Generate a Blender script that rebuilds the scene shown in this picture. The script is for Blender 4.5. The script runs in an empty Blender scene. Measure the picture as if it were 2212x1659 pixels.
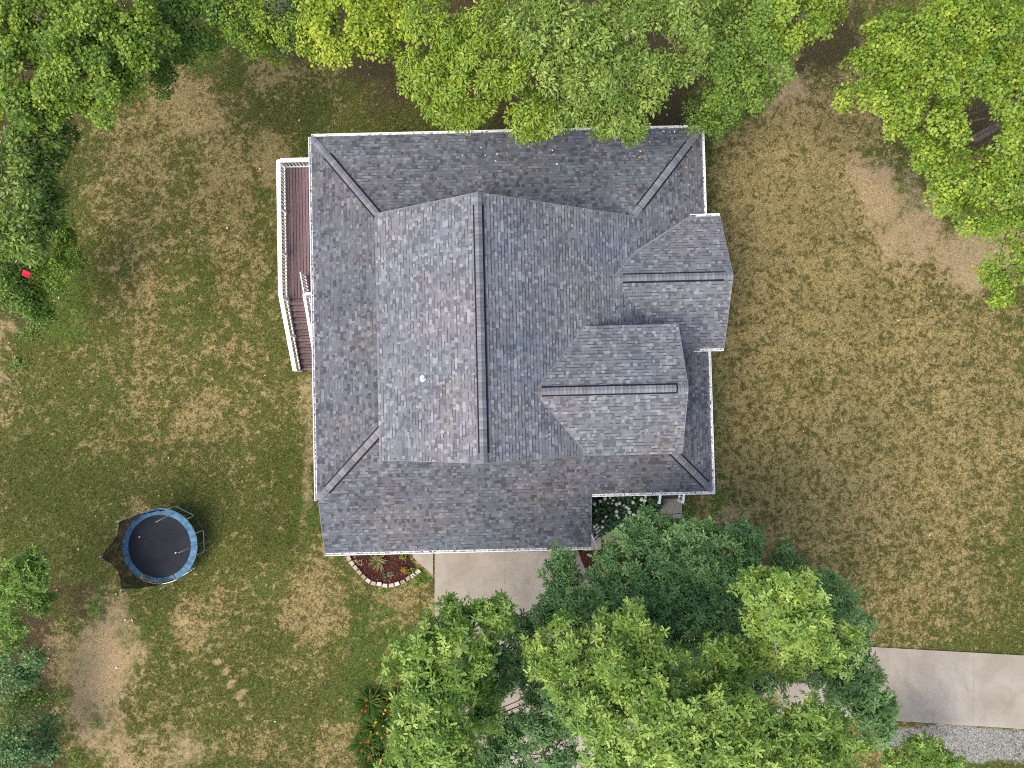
import bpy, math, random
import numpy as np
R = math.radians
rng = np.random.default_rng(7)
random.seed(7)
scene = bpy.context.scene
C = scene.collection

# ------------------------------------------------------------------ camera, sky, sun, exposure
CAM_H, TILT = 32.5, R(1.35)
cam_d = bpy.data.cameras.new('camera'); cam = bpy.data.objects.new('camera', cam_d); C.objects.link(cam)
cam.location = (0, 0, CAM_H); cam.rotation_euler = (TILT, 0, 0)
cam_d.sensor_width = 36; cam_d.lens = 36 * 1495 / 2212; cam_d.clip_end = 3000
scene.camera = cam

SUN_DIR = np.array([-0.55, -0.38, 1.0])           # towards the hazy sun (lower left of the picture)
SUN_DIR = SUN_DIR / np.linalg.norm(SUN_DIR)
elev = math.asin(SUN_DIR[2])
world = bpy.data.worlds.new('World'); scene.world = world; world.use_nodes = True
wn = world.node_tree.nodes; wl = world.node_tree.links
sky = wn.new('ShaderNodeTexSky'); sky.sky_type = 'NISHITA'; sky.sun_disc = False
sky.sun_elevation = elev; sky.sun_rotation = math.atan2(SUN_DIR[0], SUN_DIR[1])
sky.air_density = 1.0; sky.dust_density = 4.0; sky.ozone_density = 1.0
wn['Background'].inputs['Strength'].default_value = 0.15
wl.new(sky.outputs[0], wn['Background'].inputs['Color'])

sd = bpy.data.lights.new('sun', 'SUN'); sun = bpy.data.objects.new('sun', sd); C.objects.link(sun)
sd.energy = 1.2; sd.angle = R(50); sd.color = (1.0, 0.95, 0.86)
from mathutils import Vector, Matrix
sun.rotation_euler = Vector(-SUN_DIR).to_track_quat('-Z', 'Y').to_euler()
sun.location = (-20, -20, 60)

scene.view_settings.view_transform = 'Standard'; scene.view_settings.look = 'None'
scene.view_settings.gamma = 1.0; scene.view_settings.use_curve_mapping = False
scene.view_settings.exposure = 1.08
scene.cycles.max_bounces = 6; scene.cycles.transparent_max_bounces = 12
scene.cycles.diffuse_bounces = 3; scene.cycles.use_denoising = False; scene.cycles.filter_width = 1.05

# ------------------------------------------------------------------ measuring helpers
def at(px, py, z=0.0):
    """a point seen at (px, py) of the 2212-wide photograph, at its real height z"""
    x = (px - 1106) / 1495; y = -(py - 829.5) / 1495
    c, s = math.cos(TILT), math.sin(TILT)
    d = (x, y * c + s, y * s - c)
    t = (z - CAM_H) / d[2]
    return np.array([d[0] * t, d[1] * t, z])
HROT = R(1.35); HC, HS = math.cos(HROT), math.sin(HROT)
def to_uv(p): return np.array([p[0] * HC + p[1] * HS, -p[0] * HS + p[1] * HC])
def from_uv(u, v, z=0.0): return np.array([u * HC - v * HS, u * HS + v * HC, z])
def atuv(px, py, z): return to_uv(at(px, py, z))

def sstep(a):
    a = np.clip(a, 0, 1); return a * a * (3 - 2 * a)
def terrain(x, y):
    x = np.asarray(x, float); y = np.asarray(y, float)
    return -1.35 * sstep((-x - 5.5) / 4.5) * sstep((y + 7.5) / 6.0)
def on_ground(px, py, up=0.0):
    z = 0.0
    for _ in range(6):
        p = at(px, py, z + up); z = float(terrain(p[0], p[1]))
    return np.array([p[0], p[1], z])

_lat = np.random.default_rng(3).random((256, 256))
def vnoise(x, y):
    xi = np.floor(x).astype(int); yi = np.floor(y).astype(int); fx = x - xi; fy = y - yi
    fx = fx * fx * (3 - 2 * fx); fy = fy * fy * (3 - 2 * fy)
    a = _lat[xi % 256, yi % 256]; b = _lat[(xi + 1) % 256, yi % 256]
    c = _lat[xi % 256, (yi + 1) % 256]; d = _lat[(xi + 1) % 256, (yi + 1) % 256]
    return (a * (1 - fx) + b * fx) * (1 - fy) + (c * (1 - fx) + d * fx) * fy
def fbm(x, y, o=4):
    s = 0; a = .5
    for i in range(o):
        s = s + a * vnoise(x * 2 ** i + 17 * i, y * 2 ** i + 31 * i); a *= .5
    return s / (1 - .5 ** o)

# ------------------------------------------------------------------ scene-building helpers
def tag(o, label=None, cat=None, group=None, kind=None):
    if label: o['label'] = label
    if cat: o['category'] = cat
    if group: o['group'] = group
    if kind: o['kind'] = kind
    return o
def empty(name, loc, rz=0.0):
    o = bpy.data.objects.new(name, None); C.objects.link(o)
    o.location = tuple(map(float, loc)); o.rotation_euler = (0, 0, rz); o.empty_display_size = .2
    return o
def link(name, me, parent=None, mat=None):
    o = bpy.data.objects.new(name, me); C.objects.link(o)
    if mat is not None and not me.materials: me.materials.append(mat)
    if parent is not None: o.parent = parent
    return o

class MB:
    def __init__(s): s.v = []; s.f = []; s.t = []
    def add(s, vs, fs, tint=.5):
        b = len(s.v); s.v += [tuple(map(float, q)) for q in vs]; s.f += [tuple(i + b for i in q) for q in fs]
        s.t += (list(tint) if isinstance(tint, list) else [tint] * len(vs)); return s
    def box(s, lo, hi, tint=.5):
        x0, y0, z0 = lo; x1, y1, z1 = hi
        return s.add([(x0,y0,z0),(x1,y0,z0),(x1,y1,z0),(x0,y1,z0),(x0,y0,z1),(x1,y0,z1),(x1,y1,z1),(x0,y1,z1)],
              [(3,2,1,0),(4,5,6,7),(0,1,5,4),(1,2,6,5),(2,3,7,6),(3,0,4,7)], tint)
    def bar(s, a, b, w, h, up=(0,0,1), tint=.5):
        """box beam from a to b, w wide, h tall"""
        a = Vector(a); b = Vector(b); d = (b - a).normalized(); up = Vector(up)
        x = d.cross(up)
        if x.length < 1e-4: x = d.cross(Vector((1,0,0)))
        x.normalize(); y = x.cross(d).normalized(); x *= w / 2; y *= h / 2
        vs = [a-x-y, a+x-y, a+x+y, a-x+y, b-x-y, b+x-y, b+x+y, b-x+y]
        return s.add(vs, [(0,1,2,3),(7,6,5,4),(0,4,5,1),(1,5,6,2),(2,6,7,3),(3,7,4,0)], tint)
    def tube(s, pts, rad, n=6, tint=.5):
        pts = [Vector(p) for p in pts]
        if not hasattr(rad, '__len__'): rad = [rad] * len(pts)
        ring = []
        for i, p in enumerate(pts):
            d = (pts[min(i+1, len(pts)-1)] - pts[max(i-1, 0)]).normalized()
            x = d.cross(Vector((0,0,1)))
            if x.length < 1e-3: x = Vector((1,0,0))
            x.normalize(); y = x.cross(d)
            ring += [p + rad[i] * (math.cos(2*math.pi*k/n) * x + math.sin(2*math.pi*k/n) * y) for k in range(n)]
        fs = []
        for i in range(len(pts) - 1):
            for k in range(n):
                a = i*n+k; b = i*n+(k+1) % n; fs.append((a, b, b+n, a+n))
        fs.append(tuple(range(n))[::-1]); fs.append(tuple(range((len(pts)-1)*n, len(pts)*n)))
        return s.add(ring, fs, tint)
    def prism(s, poly, z0, z1, tint=.5):
        n = len(poly); vs = [(p[0], p[1], z0) for p in poly] + [(p[0], p[1], z1) for p in poly]
        fs = [tuple(range(n))[::-1], tuple(range(n, 2*n))] + [(i, (i+1) % n, n+(i+1) % n, n+i) for i in range(n)]
        return s.add(vs, fs, tint)
    def mesh(s, name, smooth=False, tint=False):
        me = bpy.data.meshes.new(name); me.from_pydata(s.v, [], s.f); me.update()
        if smooth: me.shade_smooth()
        if tint:
            a = me.attributes.new('tint', 'FLOAT', 'POINT'); a.data.foreach_set('value', np.array(s.t, np.float32))
        return me
    def build(s, name, mat, parent=None, smooth=False, tint=False):
        return link(name, s.mesh(name, smooth, tint), parent, mat)

def np_mesh(name, verts, faces_flat, face_sizes, tint=None, extra=None, smooth=False):
    me = bpy.data.meshes.new(name)
    me.vertices.add(len(verts)); me.vertices.foreach_set('co', np.asarray(verts, np.float32).ravel())
    me.loops.add(len(faces_flat)); me.loops.foreach_set('vertex_index', np.asarray(faces_flat, np.int32))
    st = np.concatenate([[0], np.cumsum(face_sizes)[:-1]]).astype(np.int32)
    me.polygons.add(len(face_sizes)); me.polygons.foreach_set('loop_start', st)
    for nm, arr in ([('tint', tint)] if tint is not None else []) + list((extra or {}).items()):
        a = me.attributes.new(nm, 'FLOAT', 'POINT'); a.data.foreach_set('value', np.asarray(arr, np.float32))
    me.update(calc_edges=True); me.validate()
    if smooth: me.shade_smooth()
    return me

# ------------------------------------------------------------------ materials
def srgb(r, g, b):
    f = lambda c: (c/255/12.92) if c/255 <= .04045 else ((c/255+.055)/1.055)**2.4
    return (f(r), f(g), f(b), 1)
class NT:
    def __init__(s, name):
        s.m = bpy.data.materials.new(name); s.m.use_nodes = True; s.t = s.m.node_tree
        s.b = s.t.nodes['Principled BSDF']; s.out = s.t.nodes['Material Output']
    def n(s, typ, **kw):
        nd = s.t.nodes.new(typ)
        for k, v in kw.items():
            if k in nd.inputs.keys(): nd.inputs[k].default_value = v
            else: setattr(nd, k, v)
        return nd
    def l(s, a, b): s.t.links.new(a, b)
    def coord(s, obj=True):
        if obj: return s.n('ShaderNodeTexCoord').outputs['Object']
        return s.n('ShaderNodeNewGeometry').outputs['Position']
    def noise(s, scale, detail=4, rough=.55, vec=None, dist=0):
        nd = s.n('ShaderNodeTexNoise'); nd.inputs['Scale'].default_value = scale; nd.inputs['Detail'].default_value = detail
        nd.inputs['Roughness'].default_value = rough; nd.inputs['Distortion'].default_value = dist
        s.l(vec if vec is not None else s.coord(False), nd.inputs['Vector']); return nd.outputs['Fac']
    def ramp(s, fac, stops):
        nd = s.n('ShaderNodeValToRGB'); e = nd.color_ramp.elements
        while len(e) > 1: e.remove(e[-1])
        e[0].position, e[0].color = stops[0][0], stops[0][1]
        for p, c in stops[1:]:
            k = e.new(p); k.color = c
        s.l(fac, nd.inputs['Fac']); return nd.outputs['Color']
    def gray(s, fac, lo, hi):
        nd = s.n('ShaderNodeMapRange'); nd.inputs['From Min'].default_value = lo; nd.inputs['From Max'].default_value = hi
        s.l(fac, nd.inputs['Value']); return nd.outputs['Result']
    def mix(s, fac, a, b, mode='MIX'):
        nd = s.n('ShaderNodeMix', data_type='RGBA', blend_type=mode)
        for sock, val in ((nd.inputs[0], fac), (nd.inputs[6], a), (nd.inputs[7], b)):
            if hasattr(val, 'is_linked'): s.l(val, sock)
            else: sock.default_value = val
        return nd.outputs[2]
    def math(s, op, a, b=None):
        nd = s.n('ShaderNodeMath', operation=op)
        for sock, val in ((nd.inputs[0], a), (nd.inputs[1], b)):
            if val is None: continue
            if hasattr(val, 'is_linked'): s.l(val, sock)
            else: sock.default_value = val
        return nd.outputs[0]
    def attr(s, name): return s.n('ShaderNodeAttribute', attribute_name=name).outputs['Fac']
    def bump(s, h, strength=.3, dist=.01):
        nd = s.n('ShaderNodeBump'); nd.inputs['Strength'].default_value = strength; nd.inputs['Distance'].default_value = dist
        s.l(h, nd.inputs['Height']); s.l(nd.outputs['Normal'], s.b.inputs['Normal'])
    def base(s, c, rough=.8, spec=.3):
        if hasattr(c, 'is_linked'): s.l(c, s.b.inputs['Base Color'])
        else: s.b.inputs['Base Color'].default_value = c
        s.b.inputs['Roughness'].default_value = rough; s.b.inputs['Specular IOR Level'].default_value = spec
        return s.m

def m_simple(name, col, rough=.6, spec=.3, var=.12, scale=6, metal=0, bump=0):
    k = NT(name); n = k.noise(scale, 5)
    lo = tuple(c * (1 - var) for c in col[:3]) + (1,); hi = tuple(min(1, c * (1 + var)) for c in col[:3]) + (1,)
    k.base(k.ramp(n, [(.3, lo), (.7, hi)]), rough, spec); k.b.inputs['Metallic'].default_value = metal
    if bump: k.bump(k.noise(scale * 6, 3), bump, .01)
    return k.m

def m_shingle():
    k = NT('asphalt_shingle'); t = k.attr('tint')
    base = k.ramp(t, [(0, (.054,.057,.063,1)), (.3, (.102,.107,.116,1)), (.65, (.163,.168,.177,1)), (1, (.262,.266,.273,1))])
    cast = k.ramp(k.noise(.30, 3, .6), [(.36, (.88,.98,1.06,1)), (.46, (.96,.99,1.03,1)), (.54, (1.03,.98,1.05,1)), (.64, (1.05,1.0,.95,1))])
    c = k.mix(.8, base, cast, 'MULTIPLY')
    g = k.ramp(k.noise(95, 4, .7), [(.3, (.72,.72,.72,1)), (.7, (1.25,1.25,1.25,1))])
    c = k.mix(1.0, c, g, 'MULTIPLY')
    st = k.ramp(k.noise(.8, 6, .65), [(.32, (.80,.80,.81,1)), (.55, (1.0,1.0,1.0,1)), (.7, (1.1,1.1,1.09,1))])
    c = k.mix(1.0, c, st, 'MULTIPLY')
    k.base(c, .92, .2); k.bump(k.noise(140, 3), .35, .004); return k.m

def m_leaf(name, dark, mid, light, trans=.35):
    k = NT(name); t = k.attr('tint')
    c = k.ramp(t, [(0, dark), (.5, mid), (1, light)])
    n = k.ramp(k.noise(1.3, 3), [(.3, (.85,.9,.85,1)), (.7, (1.12,1.08,1.05,1))])
    c = k.mix(1, c, n, 'MULTIPLY')
    k.base(c, .45, .35)
    tr = k.n('ShaderNodeBsdfTranslucent'); k.l(k.mix(1, c, (1.25, 1.3, .6, 1), 'MULTIPLY'), tr.inputs['Color'])
    mx = k.n('ShaderNodeMixShader'); mx.inputs[0].default_value = trans
    k.l(k.b.outputs[0], mx.inputs[1]); k.l(tr.outputs[0], mx.inputs[2]); k.l(mx.outputs[0], k.out.inputs['Surface'])
    return k.m

def m_ground():
    k = NT('lawn_and_soil'); P = k.coord(False)
    fine = k.noise(15, 5, .75, P); mid = k.noise(1.5, 6, .65, P, .4); big = k.noise(.28, 4, .6, P)
    speck = k.noise(4.0, 6, .72, P, .5)
    green = k.ramp(fine, [(.28, srgb(36,40,19)), (.5, srgb(71,77,34)), (.7, srgb(108,112,60))])
    lush = k.ramp(fine, [(.3, srgb(42,56,22)), (.55, srgb(70,92,36)), (.75, srgb(104,124,58))])
    dry = k.ramp(fine, [(.26, srgb(80,72,46)), (.5, srgb(128,114,75)), (.72, srgb(173,158,114))])
    soil = k.ramp(fine, [(.25, srgb(104,91,68)), (.5, srgb(146,127,95)), (.75, srgb(176,158,124))])
    litter = k.ramp(fine, [(.3, srgb(40,37,24)), (.55, srgb(70,62,42)), (.75, srgb(110,97,66))])
    gravel = k.ramp(k.noise(22, 3, .8, P), [(.35, srgb(74,72,66)), (.5, srgb(122,120,114)), (.65, srgb(172,170,164))])
    def blend(a, b, w, noise, sharp):
        f = k.math('SUBTRACT', k.math('MULTIPLY', w, 1.6), k.math('MULTIPLY', noise, 1.0))
        f = k.gray(k.math('ADD', f, 0), .05 - sharp, .05 + sharp)
        return k.mix(f, a, b)
    olive = k.ramp(fine, [(.28, srgb(40,38,20)), (.5, srgb(76,70,36)), (.7, srgb(112,104,62))])
    c = k.mix(k.gray(k.attr('dry'), .30, .62), green, olive)
    c = blend(c, lush, k.attr('lush'), mid, .25)
    D = k.math('ADD', k.attr('dry'), k.math('MULTIPLY', k.math('SUBTRACT', mid, .5), 1.35))
    th = k.math('SUBTRACT', .70, k.math('MULTIPLY', D, .40))
    f = k.gray(k.math('SUBTRACT', speck, th), -.065, .065)
    c = k.mix(f, c, dry)
    c = blend(c, litter, k.attr('litter'), mid, .35)
    so = k.math('ADD', k.attr('soil'), k.math('MULTIPLY', k.math('SUBTRACT', mid, .5), 1.5))
    f = k.gray(k.math('SUBTRACT', speck, k.math('SUBTRACT', .86, k.math('MULTIPLY', so, .62))), -.20, .20)
    c = k.mix(f, c, soil)
    c = blend(c, gravel, k.attr('gravel'), mid, .2)
    tone = k.ramp(big, [(.3, (.80,.83,.76,1)), (.5, (.98,.98,.96,1)), (.7, (1.14,1.10,1.04,1))])
    c = k.mix(1, c, tone, 'MULTIPLY')
    k.base(c, .95, .1)
    k.bump(k.math('ADD', k.math('MULTIPLY', fine, .6), speck), .9, .05)
    return k.m

def m_concrete():
    k = NT('weathered_concrete'); P = k.coord(False)
    c = k.ramp(k.noise(.55, 6, .65, P, .5), [(.3, srgb(130,121,108)), (.5, srgb(144,136,124)), (.7, srgb(157,150,139))])
    st = k.ramp(k.noise(2.3, 6, .7, P, 1.2), [(.28, (.87,.86,.84,1)), (.45, (1,1,1,1)), (.8, (1.04,1.04,1.04,1))])
    c = k.mix(1, c, st, 'MULTIPLY')
    g = k.ramp(k.noise(60, 3, .7, P), [(.3, (.9,.9,.9,1)), (.7, (1.07,1.07,1.07,1))])
    k.base(k.mix(1, c, g, 'MULTIPLY'), .9, .15); k.bump(k.noise(80, 3, .6, P), .15, .004); return k.m

def m_deck():
    k = NT('red_brown_deck_board'); P = k.coord(True)
    mp = k.n('ShaderNodeMapping'); mp.inputs['Scale'].default_value = (14, 1.2, 14); k.l(P, mp.inputs['Vector'])
    r = k.n('ShaderNodeObjectInfo').outputs['Random']
    c = k.ramp(k.noise(2.2, 6, .65, mp.outputs[0]), [(.3, srgb(98,78,79)), (.55, srgb(124,103,104)), (.8, srgb(146,127,127))])
    t = k.ramp(r, [(0, (.85,.85,.87,1)), (1, (1.12,1.1,1.08,1))])
    k.base(k.mix(1, c, t, 'MULTIPLY'), .8, .2); return k.m

def m_net():
    k = NT('sagging_black_net'); k.base((.035,.026,.02,1), .9, .1)
    tr = k.n('ShaderNodeBsdfTransparent'); mx = k.n('ShaderNodeMixShader')
    n = k.ramp(k.noise(3, 4), [(.3, (.72,.72,.72,1)), (.7, (.92,.92,.92,1))])
    k.l(n, mx.inputs[0]); k.l(tr.outputs[0], mx.inputs[1]); k.l(k.b.outputs[0], mx.inputs[2]); k.l(mx.outputs[0], k.out.inputs['Surface'])
    return k.m

def m_tinted(name, stops, rough=.8, spec=.2, grain=30):
    k = NT(name); c = k.ramp(k.attr('tint'), stops)
    g = k.ramp(k.noise(grain, 4, .65), [(.3, (.8,.8,.8,1)), (.7, (1.15,1.15,1.15,1))])
    k.base(k.mix(1, c, g, 'MULTIPLY'), rough, spec); return k.m

M = dict(
    shingle=m_shingle(), ground=m_ground(), concrete=m_concrete(), deck=m_deck(), net=m_net(),
    underlay=m_simple('roof_underlay', (.05,.05,.055,1), .95, .1),
    trim=m_simple('grey_rake_trim', (.20,.19,.19,1), .7, .2),
    vent=m_simple('black_ridge_vent', (.012,.012,.013,1), .8, .2),
    white=m_simple('white_vinyl', (.78,.78,.77,1), .45, .4, .05, 3),
    gutter=m_simple('white_gutter', (.74,.74,.72,1), .45, .4, .10, 9),
    debris=m_simple('gutter_debris', (.10,.075,.05,1), .95, .1, .5, 30),
    siding=m_simple('grey_blue_siding', (.20,.215,.23,1), .7, .3, .06, 2),
    joint=m_simple('dusty_joint', (.20,.18,.15,1), .95, .1),
    brick=m_simple('foundation_block', (.30,.29,.27,1), .9, .1, .15, 8),
    glass=m_simple('window_glass', (.03,.04,.05,1), .08, .5, .1, 1),
    door=m_simple('garage_door_paint', (.62,.61,.58,1), .5, .4, .05, 2),
    bark=m_simple('grey_brown_bark', (.13,.105,.085,1), .95, .1, .4, 9, bump=.5),
    deadwood=m_simple('bleached_dead_wood', (.21,.19,.17,1), .95, .1, .25, 12),
    blue=m_simple('faded_blue_vinyl', (.045,.130,.215,1), .6, .3, .5, 4, bump=.3),
    mat=m_simple('black_jumping_mat', (.016,.018,.024,1), .85, .2, .3, 1.2),
    steel=m_simple('galvanised_steel', (.50,.50,.49,1), .4, .5, .15, 10, metal=.4),
    spring=m_simple('dark_spring_steel', (.06,.06,.065,1), .5, .5, .2, 10),
    block=m_tinted('concrete_edging_block', [(0, srgb(140,124,112)), (.5, srgb(172,158,146)), (1, srgb(196,184,172))], .95, .1),
    mulch=m_tinted('red_mulch', [(0, srgb(42,24,22)), (.5, srgb(76,44,40)), (.93, srgb(104,66,58)), (1, srgb(160,132,112))], .95, .1),
    hydrangea=m_simple('white_bloom', (.78,.80,.72,1), .8, .2, .12, 40, bump=.6),
    lily=m_tinted('lily_petal', [(0, srgb(176,66,34)), (.5, srgb(190,96,44)), (1, srgb(205,160,48))], .6, .2),
    red=m_simple('red_cloth', (.60,.02,.05,1), .7, .2, .15, 8),
    blotch=m_simple('oak_dead_leaf', (.36,.20,.12,1), .8, .2, .2, 9),
    step=m_simple('weathered_step_board', (.065,.056,.053,1), .85, .2, .25, 6),
    litterleaf=m_tinted('fallen_leaf', [(0, srgb(120,84,50)), (.6, srgb(176,140,96)), (1, srgb(222,210,186))], .8, .2),
    tuft=m_tinted('lawn_grass_blade', [(0, srgb(46,58,24)), (.3, srgb(80,86,42)), (.6, srgb(116,106,68)), (1, srgb(178,164,122))], .9, .1, 3),
)
LEAF = dict(
    maple=m_leaf('maple_leaf', (.046,.092,.012,1), (.160,.262,.028,1), (.350,.440,.055,1)),
    yellow=m_leaf('yellow_green_leaf', (.080,.140,.012,1), (.250,.350,.028,1), (.440,.480,.060,1)),
    pale=m_leaf('light_hickory_leaf', (.050,.095,.018,1), (.180,.275,.048,1), (.370,.450,.110,1)),
    fine=m_leaf('small_dense_leaf', (.042,.088,.014,1), (.130,.230,.032,1), (.265,.370,.065,1)),
    oak=m_leaf('oak_leaf', (.045,.098,.020,1), (.160,.275,.048,1), (.400,.500,.130,1)),
    deep=m_leaf('dark_oak_leaf', (.036,.090,.032,1), (.110,.215,.074,1), (.235,.360,.135,1)),
    blue=m_leaf('blue_green_leaf', (.024,.056,.028,1), (.066,.125,.056,1), (.130,.205,.095,1)),
    grassy=m_leaf('strap_leaf', (.025,.055,.012,1), (.080,.150,.025,1), (.170,.240,.050,1)),
    straw=m_leaf('straw_blade', (.10,.13,.04,1), (.30,.27,.12,1), (.52,.42,.26,1)),
)

# ------------------------------------------------------------------ the ground
SOIL = [(225,1450,66,122,1.1),(200,1400,60,60,.85),(250,1340,35,45,.75),(235,1560,60,70,.7),(420,1630,50,35,.7),(330,1600,50,25,.45),
        (150,1420,60,70,.55),(2090,555,86,54,1.1),(1965,480,62,78,.98),(1890,400,48,70,1.05),(1720,200,56,48,.9),(1700,130,40,60,.75),
        (2030,540,70,40,.8),(10,740,30,50,.5),(-10,830,30,80,.5),(665,1000,12,140,.62),(668,840,16,40,.7),(660,1070,12,50,.45),(1590,1100,45,18,.6),
        (392,1349,9,5,1.0),(404,1344,9,5,1.0),(416,1366,8,5,1.0),(438,1384,7,6,1.0),(448,1401,7,5,.9),(466,1432,8,5,1.1),(472,1427,6,4,1.0),(484,1456,7,5,1.1),(492,1449,7,5,1.1),(494,1482,7,5,1.1),(503,1473,7,5,1.1),(512,1506,9,6,1.0),(524,1494,8,5,1.0),(405,1395,5,3,.9),(420,1420,5,3,.9),(445,1455,6,3,.8),(520,1525,12,6,.6),(530,1550,10,7,.5)]
LITTER = [(820,200,50,60,.35),(1790,80,55,80,.6),(90,330,60,80,.7),(1300,250,200,35,1.0),(1440,200,60,90,1.0),(2130,290,60,60,.9),
          (60,120,160,130,.9),(220,80,140,75,.8),(450,40,150,40,.9),(700,35,140,35,.8),(1200,100,380,120,.9),(1640,70,150,120,.8),(2110,180,110,150,.9),
          (40,330,60,330,.8),(60,1450,60,200,.75),(1700,1200,45,25,.45),(1600,1180,60,50,.6),(1640,1220,50,60,.6),(160,1290,30,30,.5),(1010,1560,30,60,.7),
          (1400,270,120,25,1),(650,120,60,30,.4)]
LUSH = [(130,640,50,110,.42),(70,700,50,40,.5),(830,1380,70,90,.38),(800,1480,60,70,.4),(895,1250,30,16,1.0),(650,1110,35,60,.3),(1550,520,18,200,.36),(1555,900,22,180,.4),
        (1545,1090,30,30,.8),(550,40,90,50,.8),(420,90,60,40,.8),(330,1400,70,60,.24),(840,1272,14,14,.9),(250,860,60,60,.22),(520,960,60,60,.22),(2100,1640,90,25,.6),(590,1250,30,60,.24),(1580,1110,40,30,.6)]
GRAVEL = [(2050,1592,150,20,.8),(2150,1620,120,30,.7),(1900,1600,60,20,.5)]
DRY = [(1850,900,420,380,.56),(1700,400,200,200,.66),(1750,600,260,200,.60),(430,230,100,80,.75),(480,400,80,120,.6),(590,330,40,60,.8),(520,560,60,120,.5),(360,180,50,50,.5),
       (600,130,60,50,.6),(280,1180,60,90,.62),(440,900,60,60,.6),(500,760,80,60,.45),(1950,1250,250,140,.50),(700,1300,60,80,.6),(870,1290,40,30,.7),
       (650,1420,80,50,.35),(760,1590,60,60,.55),(560,1600,80,40,.45),(420,1350,50,60,.6),(690,1220,30,40,.5),(300,1640,80,40,.6)]
def field(blobs, x, y, wob=.55, soft=.9, reach=1.45):
    """soft patches on the ground: strength of the strongest blob, edges pulled about by noise"""
    wx = (fbm(x * .35 + 50, y * .35 + 9) - .5) * 2.6 * wob * 2; wy = (fbm(x * .35 + 150, y * .35 + 90) - .5) * 2.6 * wob * 2
    wx = wx + (fbm(x * 1.7 + 5, y * 1.7) - .5) * .9; wy = wy + (fbm(x * 1.7 + 77, y * 1.7 + 3) - .5) * .9
    out = np.zeros_like(x)
    for px, py, rx, ry, s in blobs:
        c = on_ground(px, py); k = .0217
        mx = np.minimum(1, (min(rx, ry) * k) / 1.2)
        d = np.sqrt(((x + wx * mx - c[0]) / (rx * k * 1.15)) ** 2 + ((y + wy * mx - c[1]) / (ry * k * 1.15)) ** 2)
        out = np.maximum(out, s * sstep((reach - d) / soft))
    return out
def lawn_fields(x, y):
    d0 = .33 + .40 * (fbm(x * .22 + 3, y * .22 + 8) - .5) * 2
    dry = np.maximum(field(DRY, x, y), np.clip(d0, .14, .6))
    return dict(dry=dry, soil=field(SOIL, x, y, .6, 1.5, 1.75), litter=field(LITTER, x, y), lush=np.maximum(field(LUSH, x, y), .12), gravel=field(GRAVEL, x, y, .3))

dense = np.arange(-30, 30.01, .15)
tail = 30 + np.cumsum(.4 * 1.33 ** np.arange(1, 22))
gx = np.concatenate([-tail[::-1], dense, tail]); gy = gx.copy()
GX, GY = np.meshgrid(gx, gy)
GXf, GYf = GX.ravel(), GY.ravel()
rel = (fbm(GXf * .8, GYf * .8) - .5) * .05
nx, ny = len(gx), len(gy)
idx = np.arange(nx * ny).reshape(ny, nx)
quads = np.stack([idx[:-1, :-1], idx[:-1, 1:], idx[1:, 1:], idx[1:, :-1]], -1).reshape(-1, 4)
me = np_mesh('ground', np.stack([GXf, GYf, terrain(GXf, GYf) + rel - .02], 1), quads.ravel(), np.full(len(quads), 4), extra=lawn_fields(GXf, GYf), smooth=True)
ground = link('ground', me, None, M['ground']); tag(ground, kind='structure')

# ------------------------------------------------------------------ driveway of concrete slabs, front walk
def poly_px(pts, z=0.0): return [at(px, py, z)[:2] for px, py in pts]
def clip_poly(poly, a, b):
    """keep the part of poly left of the line a->b"""
    out = []; n = len(poly)
    side = lambda p: (b[0]-a[0])*(p[1]-a[1]) - (b[1]-a[1])*(p[0]-a[0])
    for i in range(n):
        p, q = poly[i], poly[(i+1) % n]; sp, sq = side(p), side(q)
        if sp >= 0: out.append(p)
        if (sp >= 0) != (sq >= 0):
            t = sp / (sp - sq); out.append((p[0]+(q[0]-p[0])*t, p[1]+(q[1]-p[1])*t))
    return out
def clip_convex(poly, cl):
    for i in range(len(cl)):
        if len(poly) < 3: return []
        poly = clip_poly(poly, cl[i], cl[(i+1) % len(cl)])
    return poly
def area2(p): return sum(p[i][0]*p[(i+1) % len(p)][1] - p[(i+1) % len(p)][0]*p[i][1] for i in range(len(p)))
def ccw(p): return p if area2(p) > 0 else p[::-1]
def inset(poly, d):
    poly = ccw([tuple(q) for q in poly]); n = len(poly); lines = []
    for i in range(n):
        a, b = np.array(poly[i]), np.array(poly[(i+1) % n]); t = b - a
        L = np.linalg.norm(t)
        if L < 1e-6: continue
        t = t / L; nn = np.array([-t[1], t[0]]); lines.append((a + nn*d, b + nn*d))
    out = list(poly)
    for a, b in lines:
        out = clip_poly(out, a, b)
        if len(out) < 3: return []
    return out

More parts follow.
